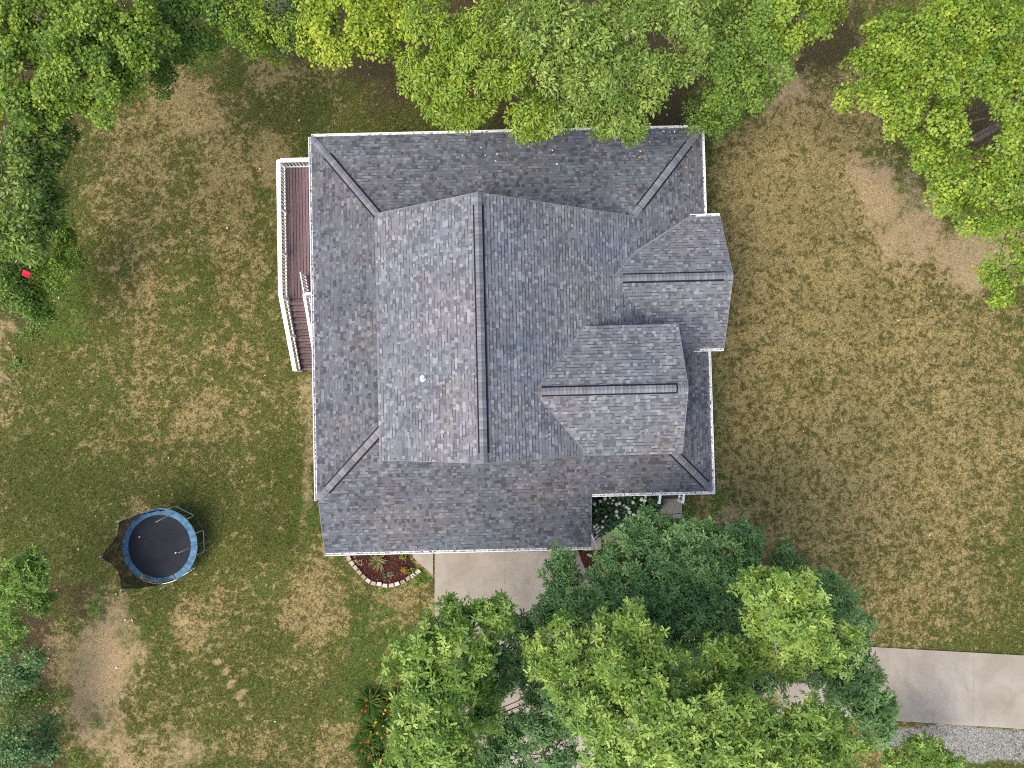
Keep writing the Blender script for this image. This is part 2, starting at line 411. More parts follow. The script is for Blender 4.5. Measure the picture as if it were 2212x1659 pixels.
driveway = tag(empty('driveway', at(1105, 1400, 0)), kind='structure')
DW = [(939,1180),(1255,1175),(1300,1300),(1420,1375),(1700,1388),(1830,1394),(2330,1422),(2330,1582),(1640,1538),(1450,1600),(1330,1690),(1300,1800),(1030,1800),(1043,1640),(1015,1560),(960,1440),(939,1350)]
dw_poly = ccw([tuple(p) for p in poly_px(DW)])
def slab_cells():
    a0 = at(939,1245)[:2]; dirx = (at(1091,1245)[:2] - a0); px = np.linalg.norm(dirx); ux = dirx / px; uy = np.array([ux[1], -ux[0]])
    for i in range(-1, 3):
        for j in range(-1, 6):
            o = a0 + ux*px*i + uy*px*(j-.35)
            yield [tuple(o), tuple(o+ux*px), tuple(o+ux*px+uy*px), tuple(o+uy*px)]
def tri_conv(poly):
    """ear clip a simple polygon into triangles"""
    p = list(poly); tris = []
    while len(p) > 3:
        for i in range(len(p)):
            a, b, c = p[i-1], p[i], p[(i+1) % len(p)]
            if (b[0]-a[0])*(c[1]-a[1]) - (b[1]-a[1])*(c[0]-a[0]) <= 1e-9: continue
            ok = True
            for q in p:
                if q in (a, b, c): continue
                s1 = (b[0]-a[0])*(q[1]-a[1])-(b[1]-a[1])*(q[0]-a[0]); s2 = (c[0]-b[0])*(q[1]-b[1])-(c[1]-b[1])*(q[0]-b[0]); s3 = (a[0]-c[0])*(q[1]-c[1])-(a[1]-c[1])*(q[0]-c[0])
                if s1 >= 0 and s2 >= 0 and s3 >= 0: ok = False; break
            if ok: tris.append([a, b, c]); p.pop(i); break
        else: break
    tris.append(p); return tris
def clip_by_poly_subject(cell, poly):
    """intersection of a convex cell with a simple polygon, as Sutherland-Hodgman of the polygon by the cell"""
    return clip_convex(list(poly), ccw(cell))
base_bm = MB()
base_bm.add([(p[0], p[1], -.012) for p in dw_poly], [tuple(range(len(dw_poly)))])
o = base_bm.build('slab_base', M['joint'], driveway); o.matrix_parent_inverse = Matrix.Translation(-Vector(driveway.location))
cells = list(slab_cells())
r0, r1 = at(1215,1390)[:2], at(2330,1422)[:2]
rd = (r1 - r0) / np.linalg.norm(r1 - r0); rn = np.array([rd[1], -rd[0]]); step = np.linalg.norm(at(2015+0,1410)[:2] - at(1790,1400)[:2]) * .955
apron = clip_poly(clip_poly(list(dw_poly), at(1243,1900)[:2], at(1243,1100)[:2]), at(1243,1900)[:2], at(1243,1100)[:2])
for c in cells[:21]:
    p = clip_by_poly_subject(c, apron)
    if len(p) < 3 or abs(area2(p)) < .3: continue
    p = inset(p, .004)
    if len(p) >= 3:
        o = MB().prism(ccw(p), -.01, .03).build('slab', M['concrete'], driveway); o.matrix_parent_inverse = Matrix.Translation(-Vector(driveway.location))
road = clip_poly(list(dw_poly), at(1243,1100)[:2], at(1243,1900)[:2])
s0 = at(1243,1390)[:2]
for i in range(-1, 8):
    for j in range(3):
        o0 = s0 + rd * step * i - rn * .8 + rn * 6.0 * j
        cell = [tuple(o0), tuple(o0 + rd*step), tuple(o0 + rd*step + rn*6.0), tuple(o0 + rn*6.0)]
        p = clip_by_poly_subject(cell, road)
        if len(p) < 3 or abs(area2(p)) < .3: continue
        p = inset(p, .004)
        if len(p) >= 3:
            o = MB().prism(ccw(p), -.01, .03).build('slab', M['concrete'], driveway); o.matrix_parent_inverse = Matrix.Translation(-Vector(driveway.location))
# the wedge of concrete beside the flower bed
o = MB().prism(ccw([tuple(q) for q in inset(poly_px([(885,1180),(936,1180),(936,1243),(893,1205)]), .006)]), -.01, .028).build('slab', M['concrete'], driveway)
o.matrix_parent_inverse = Matrix.Translation(-Vector(driveway.location))
walk = tag(empty('front_walk', at(1440, 1100, 0)), kind='structure')
WK = [[(1424,1072),(1474,1072),(1473,1108),(1426,1112)],[(1426,1113),(1473,1109),(1490,1150),(1440,1165)],[(1440,1166),(1490,1151),(1470,1200),(1420,1190)],
      [(1419,1190),(1440,1166),(1340,1140),(1300,1150),(1300,1165)],[(1299,1150),(1299,1187),(1262,1190),(1262,1150)]]
for w in WK:
    p = inset(poly_px(w), .006)
    if len(p) >= 3:
        o = MB().prism(ccw(p), -.01, .035).build('slab', M['concrete'], walk); o.matrix_parent_inverse = Matrix.Translation(-Vector(walk.location))

# ------------------------------------------------------------------ the house
HUV0 = np.array([0.0, 3.7]); hp = from_uv(*HUV0, 0)
house = empty('house', hp, HROT)
tag(house, 'grey shingled house with stepped gables, hipped lower roof and white gutters', 'house')
def L(u, v, z): return (u - HUV0[0], v - HUV0[1], z)
EZ = 3.05
zW = lambda u, v: EZ + .35 * (u + 8.35)
zS = lambda u, v: EZ + .35 * (v + 4.05)
zE = lambda u, v: EZ + .35 * (8.40 - u)
zN = lambda u, v: EZ + .28 * (11.5 - v)
zUW = lambda u, v: 7.92 - .6 * (-1.05 - u)
zUE = lambda u, v: 7.92 - .6 * (u + 1.05)
zDN = lambda u, v: 6.80 - .5 * (v - .3)
zDS = lambda u, v: 6.80 - .5 * (.3 - v)
zGN = lambda u, v: 4.80 - .54 * (v - 4.8)
zGS = lambda u, v: 4.80 - .54 * (4.8 - v)
def in_dormer(u, v): return abs(v - .3) < (.6 * u - .49) / .5 - .12 if u < 2.9 else v < 2.45
def in_gable(u, v):
    lim = (.6 * u - 2.49) / .54 if u < 5.2 else (.35 * u - 1.19) / .54
    return abs(v - 4.8) < min(lim, 2.8) - .12
PLANES = [  # roof part, height, up-slope (du, dv), convex outline in plan, what hides it
    ('lower_roof', zW, (1,0), [(-8.35,-4.05),(-4.9,-.6),(-4.9,7.19),(-8.35,11.5)], None),
    ('lower_roof', zN, (0,-1), [(-8.35,11.5),(-4.83,7.1),(4.88,7.1),(8.4,11.5)], None),
    ('lower_roof', zE, (-1,0), [(5.2,2.4),(8.4,2.4),(8.4,11.5),(5.2,7.5)], in_gable),
    ('lower_roof', zE, (-1,0), [(6.2,-1.85),(8.4,-4.05),(8.4,2.4),(6.2,2.4)], in_gable),
    ('lower_roof', zS, (0,1), [(-8.35,-4.05),(8.4,-4.05),(6.2,-1.85),(-6.15,-1.85)], None),
    ('lower_roof', zS, (0,1), [(-6.15,-1.85),(-4.9,-1.85),(-4.9,-.6)], None),
    ('lower_roof', zS, (0,1), [(-8.3,-6.45),(3.28,-6.45),(3.28,-4.05),(-8.3,-4.05)], None),
    ('main_roof', zUW, (1,0), [(-5.22,-2.2),(-1.05,-2.2),(-1.05,7.45),(-5.22,7.45)], None),
    ('main_roof', zUE, (-1,0), [(-1.05,-2.2),(2.9,-2.2),(2.9,7.45),(-1.05,7.45)], lambda u, v: in_dormer(u, v) or in_gable(u, v)),
    ('main_roof', zUE, (-1,0), [(2.9,2.45),(5.2,2.45),(5.2,7.45),(2.9,7.45)], lambda u, v: in_dormer(u, v) or in_gable(u, v)),
    ('dormer_roof', zDN, (0,-1), [(.817,.3),(6.55,.3),(6.55,2.82),(2.917,2.82)], None),
    ('dormer_roof', zDS, (0,1), [(.817,.3),(2.917,-2.22),(6.55,-2.22),(6.55,.3)], None),
    ('gable_roof', zGN, (0,-1), [(4.15,4.8),(9.0,4.8),(9.0,7.6),(7.72,7.6),(5.2,5.967)], None),
    ('gable_roof', zGS, (0,1), [(4.15,4.8),(5.2,3.633),(7.72,2.0),(9.0,2.0),(9.0,4.8)], None),
]
ROOF = {}
for nm in ('lower_roof', 'main_roof', 'dormer_roof', 'gable_roof'):
    b = MB()
    for rn_, zf, up, poly, _ in PLANES:
        if rn_ != nm: continue
        n = len(poly); top = [L(u, v, zf(u, v)) for u, v in poly]; bot = [L(u, v, zf(u, v) - .13) for u, v in poly]
        b.add(top + bot, [tuple(range(n)), tuple(range(2*n-1, n-1, -1))] + [(i, n+i, n+(i+1) % n, (i+1) % n) for i in range(n)])
    ROOF[nm] = b.build(nm, M['underlay'], house)
EXPO = .143
pieces = []                                    # (projected size, roof part, verts, faces, tint)
for rn_, zf, up, poly, hid in PLANES:
    poly = ccw(poly); upv = np.array(up, float); tv = np.array([-upv[1], upv[0]])
    slope = (zf(*upv) - zf(0, 0)); cs = 1 / math.sqrt(1 + slope * slope)
    nrm = np.array([-slope * upv[0] * cs, -slope * upv[1] * cs, cs])
    P2 = [np.array(p) for p in poly]; ss = [p @ upv for p in P2]; ts = [p @ tv for p in P2]
    run = EXPO * cs
    eave = {'lower_roof': min(ss)}.get(rn_, min(ss))
    if zf is zS: eave = -6.45
    if zf is zE: eave = -8.4
    k0 = int(math.floor((min(ss) - eave) / run)); k1 = int(math.ceil((max(ss) - eave) / run))
    for k in range(k0, k1 + 1):
        s0_ = eave + k * run; t = min(ts) - random.random() * .4
        row = random.uniform(-.05, .05)
        while t < max(ts):
            w = random.choice((.085, .10, .12, .14, .17, .22)) * random.uniform(.9, 1.1)
            rect = [upv * s0_ + tv * t, upv * (s0_ + run) + tv * t, upv * (s0_ + run) + tv * (t + w), upv * s0_ + tv * (t + w)]
            t += w + .003
            q = clip_convex(ccw([tuple(a) for a in rect]), poly)
            if len(q) < 3 or abs(area2(q)) < 2e-4: continue
            cu = sum(a[0] for a in q) / len(q); cv = sum(a[1] for a in q) / len(q)
            if hid and hid(cu, cv): continue
            r = random.random()
            tint = (random.uniform(.18, .32) if r < .18 else random.uniform(.68, .86) if r < .36 else random.uniform(.44, .60)) + row - (.15 if rn_ == 'lower_roof' else -.09)  # shade put into the tint: lower roof darker, upper roofs lighter
            lift = .004 if tint < .33 else random.uniform(.007, .011)
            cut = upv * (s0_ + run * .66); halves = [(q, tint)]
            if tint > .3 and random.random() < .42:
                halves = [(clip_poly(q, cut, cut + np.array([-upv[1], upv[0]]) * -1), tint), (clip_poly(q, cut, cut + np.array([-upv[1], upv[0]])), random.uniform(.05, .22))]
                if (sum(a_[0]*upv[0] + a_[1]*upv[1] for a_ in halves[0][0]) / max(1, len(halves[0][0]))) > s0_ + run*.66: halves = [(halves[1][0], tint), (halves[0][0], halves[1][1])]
            V_, F_, T2 = [], [], []
            for qq, tt_ in halves:
                if len(qq) < 3: continue
                n = len(qq); top = []; bot = []
                for a in qq:
                    f = ((a[0] * upv[0] + a[1] * upv[1]) - s0_) / run
                    h = .003 + (lift + .006) * (1 - f) + .002
                    z = zf(*a); b3 = np.array(L(a[0], a[1], z)); top.append(b3 + nrm * h); bot.append(b3)
                o_ = len(V_); V_ += top + bot; T2 += [float(np.clip(tt_, 0, 1))] * (2*n)
                F_ += [tuple(o_ + i for i in range(n))] + [(o_+i, o_+n+i, o_+n+(i+1) % n, o_+(i+1) % n) for i in range(n)]
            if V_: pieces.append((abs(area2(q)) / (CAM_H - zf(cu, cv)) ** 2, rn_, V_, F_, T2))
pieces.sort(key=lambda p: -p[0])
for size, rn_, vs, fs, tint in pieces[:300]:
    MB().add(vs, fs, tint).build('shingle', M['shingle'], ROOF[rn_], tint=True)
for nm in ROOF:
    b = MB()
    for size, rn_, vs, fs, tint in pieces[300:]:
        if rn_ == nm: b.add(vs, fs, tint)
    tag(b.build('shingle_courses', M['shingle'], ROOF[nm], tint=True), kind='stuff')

# ridge and hip caps, lifted on a black vent strip over most of their length
def caps(roof, a, b, zl, zr, vent=(0, 1), width=.27):
    """a, b: (u, v, z) ends of the line; zl / zr: heights of the two roof sides as functions of (u, v)"""
    a = np.array(a, float); b = np.array(b, float); d = b - a; ln = np.linalg.norm(d); d /= ln
    side = np.array([-d[1], d[0]]) / math.hypot(d[0], d[1])
    n = max(1, int(ln / .15)); stp = ln / n
    def prof(p, off, w):
        l = p[:2] + side * w; r = p[:2] - side * w
        return [np.array(L(l[0], l[1], zl(*l) + off)), np.array(L(p[0], p[1], max(p[2], 0) + off + .008)), np.array(L(r[0], r[1], zr(*r) + off))]
    v0, v1 = a + d * ln * vent[0], a + d * ln * vent[1]
    vb = MB(); p0, p1 = prof(v0, .062, width/2 + .058), prof(v1, .062, width/2 + .058)
    q0, q1 = prof(v0, .0, width/2 + .058), prof(v1, .0, width/2 + .058)
    vb.add(p0 + p1 + q0 + q1, [(0,1,4,3),(1,2,5,4),(0,3,9,6),(2,8,11,5),(0,6,7,1),(1,7,8,2),(3,4,10,9),(4,5,11,10)])
    vb.build('ridge_vent', M['vent'], roof)
    for i in range(n):
        f = (i + .5) / n; off = .085 if vent[0] <= f <= vent[1] else .03
        c0, c1 = a + d * stp * i, a + d * (stp * (i + 1) + .03)
        lo, hi = prof(c0, off + .022, width/2), prof(c1, off, width/2)
        dn = [q - np.array((0,0,.022)) for q in lo + hi]
        MB().add(lo + hi + dn, [(0,1,4,3),(1,2,5,4),(0,3,9,6),(2,8,11,5),(0,6,7,1),(1,7,8,2),(3,4,10,9),(4,5,11,10)],
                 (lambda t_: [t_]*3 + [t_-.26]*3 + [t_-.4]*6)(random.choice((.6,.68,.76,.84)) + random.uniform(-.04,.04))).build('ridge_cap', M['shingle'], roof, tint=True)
caps(ROOF['main_roof'], (-1.05,-2.2,7.92), (-1.05,7.45,7.92), zUW, zUE, (.035,.955))
caps(ROOF['dormer_roof'], (6.55,.3,6.8), (.95,.3,6.8), zDS, zDN, (.07,.97))
caps(ROOF['gable_roof'], (9.0,4.8,4.8), (4.3,4.8,4.8), zGS, zGN, (.08,.94))
caps(ROOF['lower_roof'], (-8.3,-4.0,EZ+.017), (-5.05,-.75,zW(-5.05,0)), zW, zS, (.12,1))
caps(ROOF['lower_roof'], (-8.3,11.44,EZ+.017), (-5.1,7.44,zW(-5.1,0)), zN, zW, (.22,1))
caps(ROOF['lower_roof'], (8.35,11.44,EZ+.017), (5.22,7.53,zE(5.22,0)), zE, zN, (.18,.92))
caps(ROOF['lower_roof'], (8.35,-4.0,EZ+.017), (6.3,-1.95,zE(6.3,0)), zS, zE, (.12,1))

def valley(a, b, roof):
    MB().bar(L(*a), L(*b), .07, .02).build('valley_flashing', M['trim'], ROOF[roof])
for sg_ in (1, -1):
    valley((.90, .3+sg_*.1, 6.75), (2.9, .3+sg_*2.5, 5.565), 'dormer_roof')
valley((4.25, 4.9, 4.76), (5.2, 5.967, 4.185), 'gable_roof'); valley((5.2, 5.967, 4.185), (7.7, 7.59, 3.31), 'gable_roof')
rl = MB()
for i in range(70):
    u_ = random.uniform(-2, 8.2); v_ = 11.4 - abs(random.gauss(0, 1.1))
    if v_ < 7.6: continue
    z_ = min(zN(u_, v_), zE(u_, v_)) + .022; a_ = random.uniform(0, 6.28); l_ = random.uniform(.03, .07)
    c_, s_ = math.cos(a_)*l_, math.sin(a_)*l_
    rl.add([L(u_-c_, v_-s_, z_), L(u_+s_*.5, v_-c_*.5, z_+.012), L(u_+c_, v_+s_, z_), L(u_-s_*.5, v_+c_*.5, z_+.012)], [(0,1,2,3)], random.random())
tag(rl.build('roof_litter', M['litterleaf'], ROOF['lower_roof'], tint=True), kind='stuff')
# rake boards and fascia
def rake(pts):
    b = MB()
    for p, q in zip(pts[:-1], pts[1:]): b.bar(L(*p), L(*q), .022, .15)
    b.build('rake_board', M['trim'], house)
for v in (-2.21, 7.46): rake([(-5.22,v,zUW(-5.22,0)-.075),(-1.05,v,7.92-.075),(5.2 if v > 0 else 2.9,v,zUE(5.2 if v > 0 else 2.9,0)-.075)])
rake([(6.561,-2.22,zDS(0,-2.22)-.075),(6.561,.3,6.8-.075),(6.561,2.82,zDN(0,2.82)-.075)])
rake([(9.011,2.0,zGS(0,2.0)-.075),(9.011,4.8,4.8-.075),(9.011,7.6,zGN(0,7.6)-.075)])
rake([(-8.311,-6.45,zS(0,-6.45)-.075),(-8.311,-4.05,EZ-.075)]); rake([(3.291,-6.45,zS(0,-6.45)-.075),(3.291,-4.05,EZ-.075)])
# gutters: trough, straps, drifted debris
def gutter(a, b, z, out):
    a = np.array(a, float); b = np.array(b, float); d = (b - a) / np.linalg.norm(b - a); out = np.array(out, float)
    w = .125; g = MB()
    def seg(o0, o1, z0, z1, A=a, B=b):
        p, q = A + out * o0, B + out * o1
        lo = np.minimum.reduce([p, q, A + out*o1, B + out*o0]); hi = np.maximum.reduce([p, q, A + out*o1, B + out*o0])
        g.box(L(lo[0], lo[1], z0), L(hi[0], hi[1], z1))
    seg(.006, w, z-.115, z-.105); seg(w-.03, w, z-.103, z-.012); seg(.006, .02, z-.103, z-.03)
    for e in (a, b - d*.012): seg(.022, w-.032, z-.103, z-.015, e, e + d*.012)
    go = g.build('gutter', M['gutter'], house)
    n = int(np.linalg.norm(b - a) / .62); st = MB()
    for i in range(1, n):
        p = a + d * (np.linalg.norm(b-a) * i / n)
        lo = np.minimum(p + out*.02, p + out*(w-.005) + d*.03); hi = np.maximum(p + out*.02, p + out*(w-.005) + d*.03)
        st.box(L(lo[0], lo[1], z-.010), L(hi[0], hi[1], z-.004))
    if n > 1: st.build('gutter_strap', M['gutter'], go)
    db = MB()
    for i in range(int(np.linalg.norm(b-a) * 9)):
        p = a + d * random.uniform(.05, np.linalg.norm(b-a)-.08) + out * random.uniform(.026, w-.05)
        s = random.uniform(.012, .035); h = random.uniform(.004, .02)
        db.box(L(p[0]-s*abs(d[0])-.008, p[1]-s*abs(d[1])-.008, z-.1045), L(p[0]+s*abs(d[0])+.008, p[1]+s*abs(d[1])+.008, z-.10+h))
    tag(db.build('gutter_debris', M['debris'], go), kind='stuff')
gutter((-8.35,-4.05),(-8.35,11.5), EZ+.02, (-1,0)); gutter((-8.35,11.5),(8.4,11.5), EZ+.02, (0,1))
gutter((8.4,7.72),(8.4,11.5), EZ+.02, (1,0)); gutter((8.4,-4.05),(8.4,1.88), EZ+.02, (1,0))
gutter((3.31,-4.05),(8.52,-4.05), EZ+.02, (0,-1)); gutter((-8.3,-6.45),(3.28,-6.45), zS(0,-6.45)+.02, (0,-1))
gutter((7.74,7.6),(9.0,7.6), zGN(0,7.6)+.02, (0,1)); gutter((7.66,2.0),(9.0,2.0), zGS(0,2.0)+.02, (0,-1))

# walls
WALLS = [('wall', (-8.0,-3.7), (8.0,11.1), -1.7, 2.92), ('garage_wall', (-7.95,-6.1), (2.95,-3.72), -.4, 2.14)]
for nm, (u0, v0), (u1, v1), z0, z1 in WALLS:
    b = MB(); b.box(L(u0, v0, .45 if nm == 'wall' else .2), L(u1, v1, z1)); b.build(nm, M['siding'], house)
    b = MB(); b.box(L(u0+.02, v0+.02, z0), L(u1-.02, v1-.02, .45 if nm == 'wall' else .2)); b.build('foundation', M['brick'], house)
b = MB(); z = 7.78                                   # upper storey: knee walls and the two gable ends
pr = [(-4.9, 2.95), (6.19, 2.95), (6.19, 3.2), (4.9, 4.18), (-1.05, 7.74), (-4.9, 5.45)]
for v0, v1 in ((-1.85, 7.1),):
    n = len(pr); vs = [L(u, v0, zz) for u, zz in pr] + [L(u, v1, zz) for u, zz in pr]
    b.add(vs, [tuple(range(n)), tuple(range(2*n-1, n-1, -1))] + [(i, n+i, n+(i+1) % n, (i+1) % n) for i in range(n)])
b.build('upper_wall', M['siding'], house)
b = MB(); pr = [(-1.85,2.95),(2.45,2.95),(2.45,5.60),(.3,6.66),(-1.85,5.60)]; n = 5
b.add([L(2.6, v, zz) for v, zz in pr] + [L(6.2, v, zz) for v, zz in pr], [tuple(range(n))[::-1], tuple(range(n, 2*n))] + [(i, (i+1) % n, n+(i+1) % n, n+i) for i in range(n)])
b.build('dormer_wall', M['siding'], house)
b = MB(); pr = [(2.3,-.2),(7.3,-.2),(7.3,3.32),(4.8,4.66),(2.3,3.32)]
b.add([L(7.9, v, zz) for v, zz in pr] + [L(8.65, v, zz) for v, zz in pr], [tuple(range(n))[::-1], tuple(range(n, 2*n))] + [(i, (i+1) % n, n+(i+1) % n, n+i) for i in range(n)])
b.build('gable_wall', M['siding'], house)
def opening(nm, lo, hi, out, panes=2):
    """a window or door set on a wall; out = (axis, sign)"""
    ax, sg = out; lo = list(lo); hi = list(hi)
    f = MB(); f.box(L(*lo), L(*hi)); fo = f.build(nm, M['white'] if nm == 'window' else M['door'], house)
    i = 1 - ax; w = (hi[i] - lo[i]) / panes; rows = 1 if nm == 'window' else 4
    for k in range(panes):
        for r in range(rows):
            h = (hi[2] - lo[2]) / rows
            pl, ph = lo[:], hi[:]; pl[i] = lo[i] + w*k + .05; ph[i] = lo[i] + w*(k+1) - .05; pl[2] = lo[2] + h*r + .05; ph[2] = lo[2] + h*(r+1) - .05
            if sg > 0: pl[ax] = hi[ax] - .01; ph[ax] = hi[ax] + .012
            else: ph[ax] = lo[ax] + .01; pl[ax] = lo[ax] - .012
            MB().box(L(*pl), L(*ph)).build('pane' if nm == 'window' else 'door_panel', M['glass'] if nm == 'window' else M['door'], fo)
for u in (-7.0, -2.2): opening('garage_door', (u, -6.16, .02), (u+4.4, -6.08, 2.06), (1,-1), 4)
for u in (-6,-1.5,3): opening('window', (u, 11.08, 1.2), (u+1.6, 11.16, 2.4), (1,1))
for v in (-2.5,1.0,8.3): opening('window', (-8.06, v, 1.3), (-7.98, v+1.3, 2.5), (0,-1))
opening('window', (8.63, 3.8, 1.1), (8.71, 5.8, 2.4), (0,1)); opening('window', (6.18, -.5, 4.6), (6.26, 1.1, 5.6), (0,1))
opening('window', (7.98, 8.6, 1.3), (8.06, 10.0, 2.5), (0,1)); opening('window', (-2.2, 7.08, 5.0), (.1, 7.16, 6.3), (1,1)); opening('window', (-2.2, -1.91, 5.0), (.1, -1.83, 6.3), (1,-1))
MB().box(L(3.0,-3.95,.0), L(8.35,-1.8,.56)).build('porch_floor', M['step'], house)
for u in (3.25, 5.0, 8.2): MB().box(L(u-.08,-3.95,.56), L(u+.08,-3.79,2.95)).build('porch_post', M['white'], house)
# plumbing vent on the upper roof
pv = atuv(919, 818, 6.2); zz = zUW(*pv)
vp = MB().tube([L(pv[0], pv[1], zz-.05), L(pv[0], pv[1], zz+.34)], [.045,.045], 14).build('vent_pipe', M['white'], house, smooth=False)
MB().tube([L(pv[0], pv[1], zz+.335), L(pv[0], pv[1], zz+.345)], [.028,.028], 12).build('pipe_mouth', M['vent'], vp)
MB().tube([L(pv[0]-.03, pv[1], zz-.03), L(pv[0], pv[1], zz+.07)], [.14,.07], 14).build('flashing_collar', M['white'], vp)

# ------------------------------------------------------------------ the deck and its stairs
DZ = .6; RT = DZ + 1.0
tl = atuv(597, 343, RT); bl = atuv(603, 648, RT); DU0, DV1 = tl[0] + .01, tl[1]
DV0 = atuv(640, 645, DZ)[1]
deck = empty('deck', from_uv(DU0 + 1.2, (DV0 + DV1) / 2, -1.35), HROT)
tag(deck, 'red-brown wooden deck with white railing and stairs along the house', 'deck')
dc = to_uv(np.array(deck.location)[:2])
def D(u, v, z): return (u - dc[0], v - dc[1], z + 1.35)
pitch = .146; u = DU0 + .10; i = 0; bmesh_board = None
while u + .138 < -8.0:
    seams = [DV0, DV0 + random.uniform(1.6, 4.6), DV1 - .06] if i % 2 else [DV0, DV1 - .06]
    for v0, v1 in zip(seams[:-1], seams[1:]):
        o = MB().box((-.062, -(v1-v0-.004)/2, -.03), (.062, (v1-v0-.004)/2, 0)).build('deck_board', M['deck'], deck)
        o.location = D(u + .069, (v0+v1)/2, DZ + random.uniform(-.002, .002))
    u += pitch; i += 1
MB().box(D(DU0+.06, DV0+.02, DZ-.30), D(-8.02, DV1-.08, DZ-.034)).build('deck_frame', M['step'], deck)
for uu in (DU0+.15,):
    for vv in (DV0+.1, (DV0+DV1)/2, DV1-.2): MB().box(D(uu-.07, vv-.07, -1.7), D(uu+.07, vv+.07, DZ-.30)).build('deck_post', M['step'], deck)
def railing(a, b, za, zb, posts=(), h=1.0, capw=.19, parent=deck, T=D, bal=.160):
    """a, b plan ends; za, zb floor heights at the ends"""
    a = np.array(a, float); b = np.array(b, float); d = b - a; ln = np.linalg.norm(d)
    f = lambda t, z: T(*(a + d*t), za + (zb-za)*t + z)
    r = MB().bar(f(0,h-.02), f(1,h-.02), capw, .035).build('handrail', M['white'], parent)
    MB().bar(f(0,h-.075), f(1,h-.075), .05, .07).build('rail', M['white'], parent)
    MB().bar(f(0,.12), f(1,.12), .055, .08).build('rail', M['white'], parent)
    n = int(ln / bal); proto = MB().box((-.02,-.02,0), (.02,.02,h-.265)).mesh('baluster'); proto.materials.append(M['white'])
    for i in range(n):
        t = (i + .5) / n
        if any(abs(t*ln - p*ln) < .1 for p in posts): continue
        o = link('baluster', proto, parent); o.location = f(t, .155)
    for p in posts:
        c = a + d*p; zf_ = za + (zb-za)*p
        MB().box(T(c[0]-.055, c[1]-.055, zf_-.25), T(c[0]+.055, c[1]+.055, zf_+h-.04)).build('rail_post', M['white'], parent)
RU = DU0 + .07
ln_ = DV1 - .07 - DV0
railing((RU, DV1-.07), (RU, DV0), DZ, DZ, (0, .345, .67, 1))
railing((RU+.08, DV1-.07), (-8.08, DV1-.07), DZ, DZ, (.98,))
SN, SG, SR = 12, .27, .155
SU1 = to_uv(at(656, 633, RT))[0]
railing((RU, DV0-.01), (RU, DV0-SN*SG-.05), DZ-.02, DZ-SN*SR, (.02,.5,.99), h=.98)
railing((SU1, DV0+.03), (SU1, DV0-SN*SG-.05), DZ-.02, DZ-SN*SR, (.0,.5,.99), h=.98, capw=.13)
railing((SU1+.08, DV0+.05), (-8.08, DV0+.05), DZ, DZ, (.0,), h=.98, capw=.12)
for k in range(SN):
    v = DV0 - SG*k; z = DZ - SR*(k+1)
    for q in range(2):
        o = MB().box((-(SU1-RU)/2+.03, -.055, -.03), ((SU1-RU)/2-.03, .055, 0)).build('stair_tread', M['deck'], deck)
        o.location = D((RU+SU1)/2, v - .068 - q*.134, z)
    MB().box(D(RU+.05, v-.012, z-.0), D(SU1-.05, v, z+SR-.032)).build('stair_riser', M['step'], deck)
for uu in (RU+.03, SU1-.03): MB().bar(D(uu, DV0, DZ-.22), D(uu, DV0-SN*SG, DZ-SN*SR-.10), .045, .26).build('stringer', M['step'], deck)
# gate left standing open at the head of the stairs
gt = MB(); g0 = np.array([SU1-.02, DV0+.12]); g1 = np.array([SU1-.16, DV0+1.02])
for zz in (.14, .86): gt.bar(D(*g0, DZ+zz), D(*g1, DZ+zz), .05, .10)
for k in range(7):
    c = g0 + (g1-g0) * (k/6); gt.box(D(c[0]-.025, c[1]-.035, DZ+.08), D(c[0]+.025, c[1]+.035, DZ+.93+.03*math.sin(k*math.pi/6)))
gt.build('gate', M['white'], deck)

# ------------------------------------------------------------------ front steps
fs0 = atuv(1426, 1089, 1.0); fs1 = atuv(1477, 1088, 1.0)
steps = empty('front_steps', from_uv((fs0[0]+fs1[0])/2, fs0[1]+.3, 0), HROT)
tag(steps, 'short porch steps between two white railings beside the hydrangeas', 'steps')
sc = to_uv(np.array(steps.location)[:2])
def S_(u, v, z): return (u - sc[0], v - sc[1], z)
sv = atuv(1450, 1077, .1)[1]
for k in range(3):
    o = MB().box((-(fs1[0]-fs0[0])/2+.06, -.14, -.035), ((fs1[0]-fs0[0])/2-.06, .14, 0)).build('tread', M['step'], steps)
    o.location = S_((fs0[0]+fs1[0])/2, sv + .14 + .27*k, .17*(k+1))
    MB().box(S_(fs0[0]+.08, sv+.02+.27*k, .17*k+.003), S_(fs1[0]-.08, sv+.035+.27*k, .17*(k+1)-.036)).build('riser', M['step'], steps)
for fu in (fs0[0]-.02, fs1[0]-.02):
    railing((fu, sv+.75), (fu, fs0[1]+.03), .5, .0, (.98,), h=.96, capw=.10, parent=steps, T=S_, bal=.15)

# ------------------------------------------------------------------ flag on the garage corner
fp = to_uv(at(1283, 1180, 1.75)); pole_a = from_uv(2.98, -5.9, 1.75)
flag = empty('flag', from_uv(2.97, -5.6, 1.6), HROT); fl = to_uv(np.array(flag.location)[:2])
tag(flag, 'striped flag on a white pole angled from the garage corner', 'flag')
def Fl(p, z): return (p[0]-fl[0], p[1]-fl[1], z-1.6)
pb = atuv(1288, 1180, 1.5); pt = atuv(1277, 1155, 2.6)
pb = np.array([2.99, -5.75]); pt = np.array([3.52, -4.75])
pb = atuv(1290, 1181, 1.55); pt = atuv(1278, 1156, 2.75)
MB().tube([Fl(pb, 1.55), Fl(pt, 2.75)], .018, 8).build('pole', M['white'], flag, smooth=True)
MB().tube([Fl(pb, 1.50), Fl(pb + .12*(pb-pt)/np.linalg.norm(pb-pt), 1.5)], .03, 8).build('bracket', M['steel'], flag)
